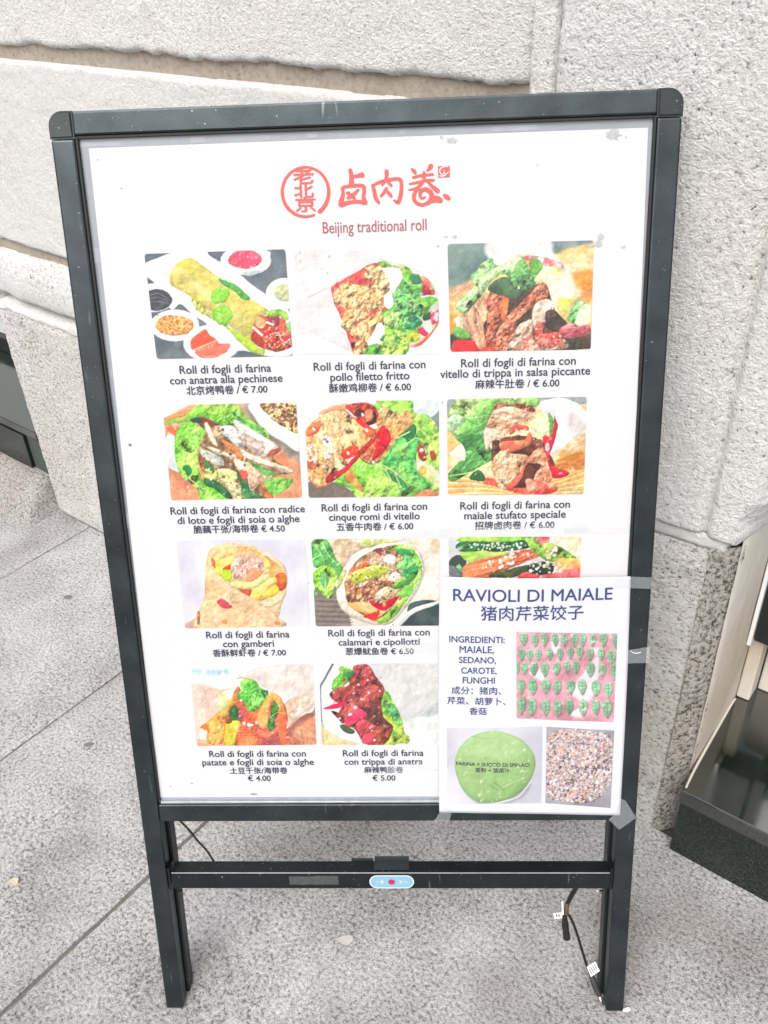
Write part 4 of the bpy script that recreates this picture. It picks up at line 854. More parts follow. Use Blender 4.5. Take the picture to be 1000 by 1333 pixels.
def pic_potato():
    p = Pic((230, 855), 5.263, [(88, 70), (932, 50), (958, 603), (142, 612)], bg=(246, 246, 246))
    p.b('60,205 300,225 400,220 300,420 180,480 130,620 60,620', (232, 204, 186), c2=(240, 218, 204), ms=60, st=(80, 3), rl=.1, rim=0, soft=3)
    for x in (115, 150, 215, 250, 290, 340): p.e(x, 103, 17, 15 if x % 2 else 20, (150, 208, 232), soft=4, rim=0, rl=0, a=.75, w=8, ms=14)
    p.b('130,560 400,600 600,600 700,500 960,340 970,620 140,620', (204, 130, 104), c2=(230, 170, 136), ms=30, st=(30, 5), rim=0)
    for k_ in range(7): p.l([(780 + 26 * k_, 610), (700 + 40 * k_, 500 - 18 * k_)], (240, 190, 150), 4, 2, a=.6)
    p.b('560,600 700,520 800,440 950,340 950,400 820,480 740,600', (146, 84, 88), soft=6, rim=0, a=.7)
    p.b('420,130 600,70 930,60 945,340 880,390 800,440 750,490 740,380 700,300 640,240 520,170', (246, 244, 242), c2=(238, 228, 220), ms=50, rl=.15, rim=.08)
    p.b('730,330 800,280 900,260 940,340 860,400 750,480', (226, 190, 166), c2=(246, 230, 214), ms=40, rl=.4, soft=2, rim=0)
    p.b('280,330 300,250 360,225 420,210 390,290 330,360 290,370', (248, 250, 236), c2=(222, 230, 170), ms=20)
    p.b('340,350 420,300 560,330 640,280 740,330 750,480 640,600 340,600 320,480', (190, 96, 80), c2=(216, 112, 110), ms=30, rl=.7)
    p.b('330,470 400,430 440,470 400,600 330,600', (196, 190, 70), c2=(220, 200, 90), ms=24)
    p.b('370,350 410,335 420,430 380,440 340,460 350,400', (70, 130, 70), c2=(40, 90, 50), ms=16, rl=1).b('340,420 375,410 380,450 345,455', (120, 84, 50), ms=10)
    p.b('400,590 420,500 490,370 520,380 560,350 550,470 545,606 410,606', (236, 146, 96), c2=(226, 112, 80), ms=26, rl=.5)
    for k_ in range(7): p.l([(420, 470 + 20 * k_), (550, 465 + 21 * k_)], (246, 180, 130), 3, 3, a=.7)
    for k_ in range(6): p.l([(440 + 20 * k_, 450), (430 + 20 * k_, 600)], (214, 104, 70), 3, 2, a=.6)
    p.b('160,480 220,430 280,380 340,350 350,300 420,280 430,295 370,350 340,420 330,500 310,590 240,604 200,560 210,500', (240, 168, 92), c2=(246, 190, 116), ms=30, st=(-60, 3), rl=.5, rim=.4)
    p.l('330,430 325,520 290,590', (222, 130, 56), 8, 4).l('240,440 220,520 240,590', (250, 206, 150), 6, 3).b('160,480 205,455 225,520 190,500', (226, 130, 70), ms=14)
    p.b('545,460 560,370 600,290 640,245 700,270 735,340 745,470 735,570 700,560 690,450 690,340 650,300 630,400 610,500', (240, 176, 104), c2=(246, 196, 130), ms=30, st=(-70, 3), rl=.4, rim=.4)
    p.b('690,400 735,380 755,580 710,580', (236, 120, 84), ms=20).b('545,500 640,510 690,480 660,540 560,560', (230, 90, 100), c2=(240, 140, 110), ms=16)
    p.b('620,480 640,380 660,310 700,340 690,380 740,385 680,400 670,480 650,510', (44, 90, 54), c2=(80, 130, 60), ms=14).l('640,420 680,385 740,388', (186, 216, 120), 6, 3)
    p.b('380,290 390,240 420,205 440,260 400,300', (200, 130, 84), ms=14)
    p.leaf('400,270 440,230 430,180 470,150 540,170 570,210 625,240 600,290 560,350 520,375 480,350 440,300', c=(116, 204, 88), c2=(150, 222, 110))
    p.l('415,150 450,145 530,160', (200, 190, 90), 7, 4).b('570,230 625,235 600,280', (60, 110, 60), ms=12)
    p.dots('440,180 600,240 540,350 440,280', [(60, 150, 70), (180, 234, 140)], 26, 5, 11, 5)
    p.dots('460,440 560,450 550,480 470,475', [W_], 5, 7, 12, 6)
    return p
def pic_gizzard():
    p = Pic((405, 855), 5.263, [(55, 48), (885, 45), (890, 605), (75, 605)], bg=(248, 249, 250))
    p.b('70,440 110,500 220,560 340,600 75,610', (226, 190, 140), c2=(240, 214, 170), ms=24, st=(80, 4), rim=0)
    p.l('150,50 95,150 62,230 75,440', (112, 112, 130), 15, 10).l('75,240 80,430 130,530 240,580 330,600', (226, 228, 234), 7, 5)
    p.b('380,50 885,46 888,300 760,380 690,420 640,440 560,300 470,180', (232, 234, 232), c2=(222, 224, 222), ms=60, rl=.15, rim=.1, m=.03)
    p.dots('480,70 860,70 850,250 600,300', [(214, 216, 214), (240, 242, 240)], 50, 8, 20, 7, a=.5)
    p.b('690,420 760,380 885,310 888,370 760,440', (206, 212, 210), soft=4, rim=0).b('640,440 885,420 888,600 660,600', (240, 244, 243), soft=3, rim=0, rl=.05)
    p.leaf('145,200 160,150 200,110 190,80 215,62 290,90 300,120 250,180 200,215 150,225', c=(130, 196, 90), c2=(196, 226, 120)).b('240,120 290,95 290,130 250,140', (50, 130, 76), ms=10)
    p.leaf('480,230 520,240 560,300 600,380 630,450 640,520 675,550 665,590 600,590 560,605 480,605 540,520 470,400', c=(130, 190, 84), c2=(200, 222, 110))
    p.b('520,280 600,380 625,460 570,460 540,380 490,330', (90, 170, 110), c2=(140, 200, 110), ms=20, rl=1).b('470,400 520,400 560,450 520,470', (210, 220, 100), ms=14)
    p.b('290,110 300,65 390,58 440,130 500,220 480,310 500,420 560,490 500,605 400,605 340,560 300,500 230,460 190,380 240,300 150,290 135,240 260,190 265,140', (168, 92, 88), c2=(130, 62, 66), ms=40, rl=1, m=.2)
    p.b('360,310 440,320 480,400 560,480 470,470 400,480 340,430', (74, 48, 46), c2=(100, 60, 56), ms=24, rl=.6)
    for q, c in (('295,110 300,65 385,55 430,120 445,160 380,150', (196, 98, 100)), ('330,180 345,135 400,150 390,190 330,220', (176, 76, 76)), ('262,190 280,145 320,140 330,190 290,225', (186, 92, 84)), ('135,250 200,205 300,225 315,265 280,310 200,320 150,290', (174, 82, 80)), ('320,310 345,250 400,200 440,190 490,250 400,330 350,350', (190, 96, 92)), ('215,400 240,330 320,310 330,370 290,440 230,450', (206, 110, 104)), ('300,470 340,420 440,470 430,520 400,600 340,560', (196, 84, 90)), ('420,600 430,530 500,470 560,480 520,570 450,605', (166, 88, 70)), ('135,370 190,385 225,420 215,455 180,420', (164, 70, 66))):
        p.b(q, c, c2=tuple(int(v * .86) for v in c), ms=30, rl=1, m=.13, rim=.5, w=5)
    p.b('90,345 150,325 240,305 215,345 95,357', (228, 50, 96), ms=18).b('235,440 280,380 330,350 385,400 330,430 290,460 240,475', (222, 62, 100), c2=(232, 90, 116), ms=18)
    p.b('350,590 360,540 420,520 430,590', (216, 84, 100), ms=14).b('200,470 240,465 300,510 270,530 220,510', (70, 84, 56), ms=12)
    for x, y, r in ((267, 393, 14), (303, 345, 14), (347, 292, 12), (400, 248, 10), (325, 188, 9), (432, 570, 9), (195, 420, 9), (158, 243, 7), (290, 250, 7), (470, 235, 7), (390, 160, 8)): p.e(x, y, r, r * .8, W_, rim=.2)
    p.dots('300,470 340,420 440,470 400,600 340,560', [(230, 130, 130)], 12, 4, 9, 4, a=.6)
    p.dots('140,220 480,120 480,400 240,440', [(226, 130, 120), (120, 50, 52)], 60, 4, 11, 14, a=.6)
    return p
def pic_dumplings():
    p = Pic((560, 680), 3.571, [(400, 503), (870, 515), (852, 925), (400, 905)], bg=(240, 130, 150))
    p.b('380,480 890,490 890,950 380,950', (247, 168, 186), c2=(243, 150, 172), sm=False, ms=40, rim=0, rl=.1)
    g1 = (np.sin(p.X * 1.25) > .2) | (np.sin(p.Y * 1.25) > .2)
    p.I += (np.array((250, 176, 190)) - p.I) * (g1 * .55)[..., None]
    for q in ('460,690 530,680 520,730 470,710', '680,730 780,620 770,760 730,830 660,800', '560,520 600,520 600,600 565,600', '640,880 720,850 700,900', '740,590 790,580 770,620'): p.b(q, (250, 236, 246), soft=3, rim=0, rl=0)
    L = [(433, 538, 19, 33), (484, 544, 17, 31), (527, 541, 18, 33), (578, 542, 16, 33), (619, 542, 16, 33), (667, 543, 19, 36), (706, 544, 17, 33), (752, 546, 17, 30), (804, 545, 19, 35), (862, 552, 18, 34),
         (424, 612, 18, 28), (460, 614, 18, 27), (499, 611, 17, 30), (552, 610, 16, 30), (600, 610, 16, 30), (648, 606, 16, 30), (692, 604, 17, 34), (741, 611, 17, 31), (793, 612, 18, 30), (842, 624, 23, 36),
         (404, 676, 12, 28), (437, 675, 17, 30), (479, 677, 20, 33), (530, 682, 20, 35), (585, 678, 18, 31), (631, 668, 17, 29), (674, 670, 18, 32), (741, 682, 22, 35), (798, 686, 20, 33), (855, 694, 20, 40),
         (421, 760, 19, 38), (473, 763, 24, 38), (534, 758, 23, 35), (587, 762, 21, 36), (650, 762, 21, 34), (702, 762, 22, 36), (768, 768, 24, 38), (826, 776, 24, 38),
         (422, 850, 21, 43), (470, 855, 23, 42), (532, 856, 22, 38), (588, 860, 21, 40), (641, 852, 22, 36), (706, 858, 23, 40), (766, 856, 22, 38), (820, 864, 25, 44)]
    R = random.Random(4)
    for x, y, a_, h in L:
        t = R.uniform(-.18, .18); sh = [(0, 1), (-.62, .45), (-.95, -.15), (-.72, -.75), (-.1, -1), (.6, -.85), (.95, -.25), (.7, .4)]
        q = [(x + (u_ * a_) + v_ * h * t * -.3, y + v_ * h) for u_, v_ in sh]
        p.b([(u_ + 3, v_ + 3) for u_, v_ in q], (176, 92, 116), w=1, rim=0, a=.7, rl=0)
        p.b(q, (146, 200, 158), c2=(168, 216, 178), ms=16, w=1.5, rl=.3, rim=.35, m=.05, rs_=2)
        p.l([(x, y - h * .7), (x + 2, y), (x, y + h * .8)], (96, 160, 118), 3.4, 2.4, warp=1)
        for k_ in range(3):
            yy = y - h * .45 + k_ * h * .42
            p.l([(x - a_ * .6, yy - h * .2), (x, yy)], (104, 166, 124), 2.8, 2, warp=.5, a=.85).l([(x + a_ * .6, yy - h * .2), (x, yy)], (104, 166, 124), 2.8, 2, warp=.5, a=.85)
    return p
def pic_dough():
    p = Pic((560, 860), 3.571, [(78, 318), (520, 298), (515, 660), (80, 662)], bg=(206, 206, 222), tex=.3)
    p.b('60,280 540,270 540,690 60,690', (208, 208, 224), c2=(228, 228, 240), sm=False, ms=110, rim=0, rl=.04, m=.04)
    p.b('130,560 260,650 360,640 460,560 440,620 340,662 220,660', (150, 156, 166), soft=4, rim=0, a=.8)
    p.l('300,655 400,630 465,555', (240, 242, 246), 8, 5, a=.8)
    p.b('114,490 135,410 190,352 270,324 340,328 420,362 472,420 484,480 462,550 400,615 330,648 250,655 190,635 140,580', (168, 210, 136), c2=(146, 194, 112), g=(240, 380, 330, 640), ms=60, rl=.1, m=.04, rim=.22, rs_=4, w=4)
    p.b('170,420 250,350 360,350 430,410 380,450 230,440', (184, 222, 152), soft=10, rim=0, rl=.1, a=.7)
    p.l('290,560 330,590 345,620', (112, 160, 84), 4, 2).l('270,570 320,610', (120, 168, 92), 4, 2).l('190,350 260,360 320,345', (146, 190, 116), 4, 2, a=.7).l('340,580 380,560 430,540', (206, 232, 180), 4, 2, a=.7)
    p.dots('140,450 460,450 380,620 200,620', [(136, 184, 104), (194, 226, 162)], 40, 3, 7, 6, a=.5)
    return p
def pic_filling():
    p = Pic((560, 860), 3.571, [(538, 300), (855, 322), (838, 683), (533, 660)], bg=(176, 174, 184))
    p.b('520,280 870,290 870,700 520,700', (178, 176, 186), c2=(160, 158, 168), sm=False, ms=40, rim=0, rl=.1)
    a_ = '534,370 570,330 640,312 740,325 830,345 845,440 832,560 790,630 720,655 640,650 560,640 534,560'
    p.b(a_, (214, 196, 196), c2=(180, 150, 150), ms=16, w=9, rl=1, m=.2)
    p.dots(a_, [(246, 240, 236), (232, 220, 216), (232, 204, 196), (232, 186, 166), (160, 136, 148), (206, 186, 198), (120, 100, 112), (250, 246, 244)], 2300, 2.6, 7, 3, el=.35)
    p.dots('560,340 640,330 620,400 560,420', [(236, 176, 150)], 8, 5, 9, 3, el=.5).dots('640,600 720,590 710,640 650,640', [(236, 176, 156)], 10, 5, 10, 5, el=.5).dots(a_, [(226, 150, 130), (232, 170, 150), (84, 70, 90)], 60, 4, 8, 8, el=.4)
    return p

# ================================================================== the menu board
board = empty('menu_board', 'tall dark framed menu board with a white poster of food pictures, leaning by the wall', 'menu board', MB)
def bbox(name, x0, x1, t0, t1, o0, o1, mat, r=.0012, par=None, seg=2):
    return link(name, bevel_box(x0, x1, t0, t1, o0, o1, r, seg), mat, par or board)
IN = .2983; TI = 1.1530                         # inner edge of the frame
for sgn in (-1, 1):
    a_, b_ = sorted((sgn * BW, sgn * IN))
    leg = bbox('leg', a_, b_, .0015, BH - .0268, -.022, 0, M_frame, .0022)
    a_, b_ = sorted((sgn * (IN - .0002), sgn * (IN - .0029)))
    link('gasket', bevel_box(a_, b_, .346, TI - .0005, -.0085, -.0025, .0004), M_gasket, board)
    # folded rear support seen as a thin strip behind the leg
    a_, b_ = sorted((sgn * .2975, sgn * .2945))
    bbox('rear_leg', min(a_, sgn * .3150), max(b_, sgn * .3150), .006, .96, -.047, -.0245, M_bar, .002)
    # rounded plastic corner cap
    bm = bmesh.new(); r = .0150; pts = []
    x_in, x_out = IN - .0006, BW + .0006; t_in, t_out = BH - .0262, BH + .0006
    pts = [(x_in, t_in), (x_out, t_in)] + [(x_out - r + r * math.cos(a), t_out - r + r * math.sin(a)) for a in np.linspace(0, math.pi / 2, 9)] + [(x_in, t_out)]
    vs = [bm.verts.new((sgn * x, t, -.0226)) for x, t in pts]
    f_ = bm.faces.new(vs); ex = bmesh.ops.extrude_face_region(bm, geom=[f_])
    bmesh.ops.translate(bm, verts=[v for v in ex['geom'] if isinstance(v, bmesh.types.BMVert)], vec=(0, 0, .0236))
    bmesh.ops.recalc_face_normals(bm, faces=bm.faces); bmesh.ops.bevel(bm, geom=[e for e in bm.edges if all(v.co.z > 0 for v in e.verts)], offset=.0022, segments=3, affect='EDGES')
    me = bpy.data.meshes.new('cap'); bm.to_mesh(me); bm.free(); link('corner_cap', me, M_cap, board)
bbox('top_rail', -IN + .0002, IN - .0002, TI, BH, -.022, 0, M_frame, .0022)
link('gasket', bevel_box(-IN + .003, IN - .003, TI - .0029, TI - .0002, -.0085, -.0025, .0004), M_gasket, board)
bbox('bottom_rail', -IN + .0003, IN - .0003, .3158, .3425, -.022, 0, M_frame, .0022)
link('lip_highlight', bevel_box(-.2945, .2945, .3432, .3462, -.0085, -.0012, .0006), M_silver, board)  # silver colour stands in for the highlight along the rail's lip
link('light_panel', bevel_box(-.2982, .2982, .3175, TI, -.0200, -.0070, .0003), M_backing, board)
bbox('hinge_bar', -.296, .296, .955, .975, -.046, -.0245, M_bar, .002)
# lamp bar between the legs with its control sticker and tapes
bar = bbox('lamp_bar', -.2925, .2945, .2085, .2345, -.0245, -.0010, M_bar, .0012)
link('bar_edge', bevel_box(-.2915, .2935, .2336, .2347, -.0016, -.0004, .0002), M_silver, bar)
for s0 in (-.2982, .2948): link('bar_bracket', bevel_box(s0, s0 + .0034, .206, .238, -.0240, -.003, .0006), M_bar, bar)
def flat_poly(name, pts, off, mat, par, seed=0, rag=0, thick=0):
    P = np.array(pts, float)
    me = mesh([(x, y, off) for x, y in P], [tuple(range(len(P)))]); o = link(name, me, mat, par)
    if me.polygons[0].normal.z < 0: me.flip_normals()
    return o
def stadium(cx, cy, hw, hh, n=12):
    r = hh; an = np.linspace(-math.pi / 2, math.pi / 2, n)
    return [(cx + hw - r + r * math.cos(a), cy + r * math.sin(a)) for a in an] + [(cx - hw + r - r * math.cos(a), cy + r * math.sin(a)) for a in an[::-1]]
sx0, sy0 = onb(481, 1148); sx1, sy1 = onb(539, 1148); cxs = (sx0 + sx1) / 2; cys = onb(510, 1148.5)[1]; hw = (sx1 - sx0) / 2
stk = link('control_sticker', mesh([(x, y, -.0006) for x, y in stadium(cxs, cys, hw, .0104)], [tuple(range(24))]), plain('sticker border', (.62, .72, .76), .4), bar)
link('control_sticker', mesh([(x, y, -.0004) for x, y in stadium(cxs, cys, hw - .0012, .0092)], [tuple(range(24))]), M_blue, bar)
link('power_mark', mesh([(cxs + .0046 * math.cos(a), cys + .0042 * math.sin(a), -.0002) for a in np.linspace(0, 2 * math.pi, 25)[:-1]], [tuple(range(24))]), M_dot, bar)
for sg in (-1, 1):
    u = lambda v: cxs + sg * v
    pts = [(u(.0104), cys + .0036), (u(.0158), cys), (u(.0104), cys - .0036)] if sg > 0 else [(u(.0100), cys), (u(.0130), cys + .0038), (u(.0158), cys), (u(.0130), cys - .0038)]
    flat_poly('arrow_mark', pts, -.0002, M_cream, bar)
    flat_poly('dash_mark', [(u(.0176), cys + .0009), (u(.0204), cys + .0009), (u(.0204), cys - .0009), (u(.0176), cys - .0009)], -.0002, M_cream, bar)
def ragged(x0, y0, x1, y1, amp, seed, n=7):
    R = random.Random(seed); P = []
    for (ax, ay), (bx, by) in (((x0, y0), (x1, y0)), ((x1, y0), (x1, y1)), ((x1, y1), (x0, y1)), ((x0, y1), (x0, y0))):
        for k in range(n): t = k / n; P.append((ax + (bx - ax) * t + R.uniform(-amp, amp), ay + (by - ay) * t + R.uniform(-amp, amp)))
    return P
p0 = onb(377, 1152); p1 = onb(440, 1141)
flat_poly('tape_scrap', ragged(p0[0], p0[1], p1[0], p1[1], .0008, 3), -.0006, plain('dull grey tape', (.05, .056, .054), .5, noise_amt=.6, nscale=200), bar)
link('black_tape', bevel_box(*[onb(486, 1120)[0], onb(532, 1120)[0]], .2349, .2356, -.0262, -.006, .0002), M_btape, bar)
link('black_tape', bevel_box(*[onb(486, 1120)[0], onb(532, 1120)[0]], .226, .2405, -.0264, -.0254, .0002), M_btape, bar)
link('black_tape', bevel_box(*[onb(455, 1120)[0], onb(484, 1120)[0]], .229, .2375, -.0264, -.0254, .0002), M_btape, bar)
# little screws and hooks behind the legs
for x, t in ((-.2915, .195), (-.2905, .176), (.2895, .196), (.2885, .176)):
    sg = 1 if x < 0 else -1
    link('screw', tube([(x - sg * .004, t, -.035), (x + sg * .0012, t, -.035), (x + sg * .0055, t + .0005, -.035)], .0014, 8, False), M_steel, board)
# thin wire from the left leg to the lamp bar
w1 = [(-.2975, .305, -.030), (-.285, .2945, -.034), (-.272, .278, -.034), (-.262, .262, -.033), (-.250, .247, -.031), (-.243, .2350, -.029), (-.240, .228, -.029)]
link('lamp_wire', tube(w1, .0015, 8), M_black, board)

# ------------------------------------------------------------------ poster with its pictures and lettering
OFFP = -.0060
def quad_sheet(px, off, nx, ny, fn=None):
    TL, TR, BR, BL = [np.array(onb(*p, off)) for p in px]
    u, v = np.meshgrid(np.linspace(0, 1, nx + 1), np.linspace(0, 1, ny + 1)); u = u[..., None]; v = v[..., None]
    ST = (TL * (1 - u) + TR * u) * (1 - v) + (BL * (1 - u) + BR * u) * v
    return ST, u[..., 0], v[..., 0]
ST, u_, v_ = quad_sheet([(115.5, 193), (844, 166), (808.5, 1036), (207, 1038)], OFFP, 24, 32)
poster = link('poster', gmesh(24, 32, np.stack([ST[..., 0], ST[..., 1], np.full(u_.shape, OFFP)], -1), flip=True), M_white, board)
for fn in (pic_duck, pic_chicken, pic_tripe, pic_lotus, pic_beef, pic_pork, pic_shrimp, pic_squid, pic_cucumber, pic_potato, pic_gizzard):
    p = fn(); link('food_picture', p.mesh(OFFP + .0004), M_print, poster)

# lettering ---------------------------------------------------------------
TEXTS = []          # (body, x0px, x1px, baseline px, mat, parent, kind, weight, height ratio)
caps = [
 [("Roll di fogli di farina", 234.2, 353.2, 485.2), ("con anatra alla pechinese", 221.6, 368, 498.5), ("北京烤鸭卷 / € 7.00", 243, 348.4, 512)],
 [("Roll di fogli di farina con", 408.6, 554, 480.8), ("pollo filetto fritto", 430.4, 533, 494.7), ("酥嫩鸡柳卷 / € 6.00", 429, 535, 509)],
 [("Roll di fogli di farina con", 600.4, 749.3, 476.2), ("vitello di trippa in salsa piccante", 573.3, 768, 489.7), ("麻辣牛肚卷 / € 6.00", 618.8, 728, 504)],
 [("Roll di fogli di farina con radice", 222.4, 397, 668.2), ("di loto e fogli di soia o alghe", 231.6, 390, 680.8), ("脆藕干张/海带卷 € 4.50", 252.4, 371, 692.6)],
 [("Roll di fogli di farina con", 419, 556, 664.5), ("cinque romi di vitello", 428.6, 546.4, 676.8), ("五香牛肉卷 / € 6.00", 438.6, 538, 689.5)],
 [("Roll di fogli di farina con", 599.4, 741.8, 662), ("maiale stufato speciale", 604.6, 736.3, 674.8), ("招牌卤肉卷 / € 6.00", 618.3, 721.6, 687.8)],
 [("Roll di fogli di farina", 268.8, 377, 830.3), ("con gamberi", 290.9, 356.8, 842), ("香酥鲜虾卷 / € 7.00", 277.4, 372.4, 853.6)],
 [("Roll di fogli di farina con", 427.7, 559.4, 827.7), ("calamari e cipollotti", 441, 546.4, 839.7), ("葱爆鱿鱼卷 € 6.50", 450, 538.5, 851.5)],
 [("Roll di fogli di farina con", 272.8, 398.2, 985), ("patate e fogli di soia o alghe", 263.8, 408.6, 996), ("土豆千张/海带卷", 299.7, 374.4, 1006.5), ("€ 4.00", 323, 352.6, 1016.5)],
 [("Roll di fogli di farina", 446.8, 551.3, 984.2), ("con trippa di anatra", 448.7, 550.4, 995.2), ("麻辣鸭胗卷", 474.4, 525, 1005.5), ("€ 5.00", 485.2, 514.8, 1016.1)],
]
for ci, cp in enumerate(caps):
    for (t, x0, x1, y) in cp: TEXTS.append((t, x0, x1, y, M_ink, poster, 'caption%d' % ci, .00021, 1.0))
TEXTS.append(("Beijing traditional roll", 420.4, 555.4, 301.5, M_rose, poster, 'subtitle', .00012, 1.30))
TEXTS.append(("老", 382.4, 408.8, 239, M_red, poster, 'seal', .00040, .74))
TEXTS.append(("北", 383.4, 408.6, 257.2, M_red, poster, 'seal', .00040, .72))
TEXTS.append(("京", 385.2, 411.4, 275.6, M_red, poster, 'seal', .00040, .66))
NT = 'note'
TEXTS.append(("RAVIOLI DI MAIALE", 590.2, 796.6, 780.8, M_navy, NT, 'heading', .00022, 1.0))
TEXTS.append(("猪肉芹菜饺子", 625.8, 758.8, 804, M_navy, NT, 'heading', .00020, 1.0))
for t, x0, x1, y in (("INGREDIENTI:", 585.2, 656.6, 836), ("MAIALE,", 598.4, 642.6, 849.4), ("SEDANO,", 597.8, 645.4, 862.9), ("CAROTE,", 600.6, 646.2, 876.6), ("FUNGHI", 602.6, 644, 889.5)):
    TEXTS.append((t, x0, x1, y, M_navy, NT, 'ingredients', .00016, 1.12))
for t, x0, x1, y in (("成分：猪肉、", 588, 652, 903), ("芹菜、胡萝卜、", 582.4, 658, 916.6), ("香菇", 611.2, 633.4, 929.4)):
    TEXTS.append((t, x0, x1, y, M_navy, NT, 'ingredients', .00014, 1.0))
TEXTS.append(("FARINA + SUCCO DI SPINACI", 594.2, 688.3, 996.3, M_ink, NT, 'dough_caption', .00014, 1.05))
TEXTS.append(("面粉 + 菠菜汁", 618.8, 663, 1003.8, M_ink, NT, 'dough_caption', .00012, 1.0))

# ------------------------------------------------------------------ the paper notice taped over the lower right corner
notice = empty('paper_notice', 'white paper notice on ravioli taped over the lower right of the menu board', 'notice', MB)
nTL = np.array(onb(572.5, 752)); nTR = np.array(onb(821, 750)); nBR = np.array(onb(807, 1061)); nBL = np.array(onb(572, 1057))
def note_warp(S, T, lift):
    u = np.clip((S - nTL[0]) / (nTR[0] - nTL[0]), -.1, 1.1); v = np.clip((nTL[1] - T) / (nTL[1] - nBL[1]), -.1, 1.1)
    off = .0009 - .0042 * np.clip(1 - u * 2.2, 0, 1) ** 2 * np.clip(1 - (v - .80) / .15, 0, 1) + .0050 * np.sin(np.pi * np.clip(u, 0, 1)) * (.55 + .45 * v) + .0012 * np.sin(9 * v + 3 * u) * np.sin(np.pi * np.clip(u, 0, 1))
    dT = .0030 * np.sin(np.pi * np.clip(u, 0, 1)) * np.clip(v * 1.2 - .2, 0, 1)
    return np.stack([S, T + dT, off + lift], -1)
u, v = np.meshgrid(np.linspace(0, 1, 61), np.linspace(0, 1, 77)); uu = u[..., None]; vv = v[..., None]
ST = (nTL * (1 - uu) + nTR * uu) * (1 - vv) + (nBL * (1 - uu) + nBR * uu) * vv
wob = (noise(u, v, 1.5, 2) - .5) * .0006
ST[..., 0] += .0022 * (np.abs(u - .5) * 2) ** 3 * np.sin(v * math.pi) * np.where(u < .5, 1, -1) * -.6
sheet = link('sheet', gmesh(60, 76, note_warp(ST[..., 0], ST[..., 1], 0), flip=True), M_note, notice)
so_ = sheet.modifiers.new('thickness', 'SOLIDIFY'); so_.thickness = .0002; so_.offset = -1
for fn in (pic_dumplings, pic_dough, pic_filling):
    p = fn(); link('food_picture', p.mesh(0, note_warp, corner=False), M_print, notice)
def tape(px, off, par, name='tape_piece', mat=None, bow=0):
    P = [onb(*q) for q in px]
    me = mesh([(x, y, off[k] if hasattr(off, '__len__') else off) for k, (x, y) in enumerate(P)], [tuple(range(len(P)))[::-1]])
    if me.polygons[0].normal.z < 0: me.flip_normals()
    return link(name, me, mat or M_tape, par)
tape([(820, 750), (848, 751), (847, 766), (819, 765)], .0014, notice)
tape([(800, 752), (820.5, 751), (820, 765), (801, 766)], .0019, notice)
tape([(815, 846), (846, 841), (845, 862), (815, 863)], .0016, notice)
tape([(590, 1050), (585, 1068), (564, 1069), (573, 1056), (580, 1049)], .0017, notice)
tape([(808, 1038), (814, 1041), (828, 1063), (806, 1079), (792, 1066), (800, 1058)], .0022, notice)
link('tape_crease', tube([(*onb(820, 846), .0024), (*onb(826, 849), .0028), (*onb(834, 848), .0026)], .0004, 6), M_tag, notice)

# ---- generate all letters
tobs = []
for k, (t, x0, x1, y, m, par, key, wt, hr) in enumerate(TEXTS):
    c = bpy.data.curves.new('t%d' % k, 'FONT'); c.body = t; c.resolution_u = 4 if key.startswith('cap') else 8; c.fill_mode = 'BOTH'
    o = bpy.data.objects.new('t%d' % k, c); COL.objects.link(o); tobs.append(o)
bpy.context.view_layer.update(); dg = bpy.context.evaluated_depsgraph_get()
groups = {}
for o, (t, x0, x1, y, m, par, key, wt, hr) in zip(tobs, TEXTS):
    me = bpy.data.meshes.new_from_object(o.evaluated_get(dg)); n = len(me.vertices)
    V = np.empty(n * 3); me.vertices.foreach_get('co', V); V = V.reshape(-1, 3)
    fc = [tuple(p.vertices) for p in me.polygons]
    onnote = par == NT
    zo = 0 if onnote else OFFP + .0004
    s0, ta = onb(x0, y, zo); s1, tb = onb(x1, y, zo); mid = (x0 + x1) / 2
    tm = onb(mid, y, zo)[1]
    k = (s1 - s0) / (V[:, 0].max() - V[:, 0].min())
    S = s0 + (V[:, 0] - V[:, 0].min()) * k
    T = tm + V[:, 1] * k * hr
    if key == 'seal': T = tm + (V[:, 1] - V[:, 1].min()) * k * hr
    g_ = groups.setdefault((id(par) if not onnote else NT, key, m.name), dict(V=[], F=[], n=0, par=par, m=m, key=key, on=onnote))
    sh = [(wt, 0), (-wt, 0), (0, wt), (0, -wt)] if wt > 0 else [(0, 0)]      # ink spread: a slightly heavier stroke
    for q, (dx, dy) in enumerate(sh):
        z = .0006 + q * .00002
        P = note_warp(S + dx, T + dy, z) if onnote else np.stack([S + dx, T + dy, np.full(n, OFFP + z)], -1)
        g_['V'].append(P); g_['F'] += [tuple(i + g_['n'] for i in f) for f in fc]; g_['n'] += n
    bpy.data.meshes.remove(me)
for o in tobs:
    c = o.data; bpy.data.objects.remove(o); bpy.data.curves.remove(c)
NAMES = {'sub': 'subtitle_lettering', 'sea': 'seal_lettering', 'cap': 'caption', 'hea': 'heading_lettering', 'ing': 'ingredients_lettering', 'dou': 'dough_caption'}
for g_ in groups.values():
    link(NAMES[g_['key'][:3]], mesh(np.concatenate(g_['V']), g_['F']), g_['m'], notice if g_['on'] else poster)

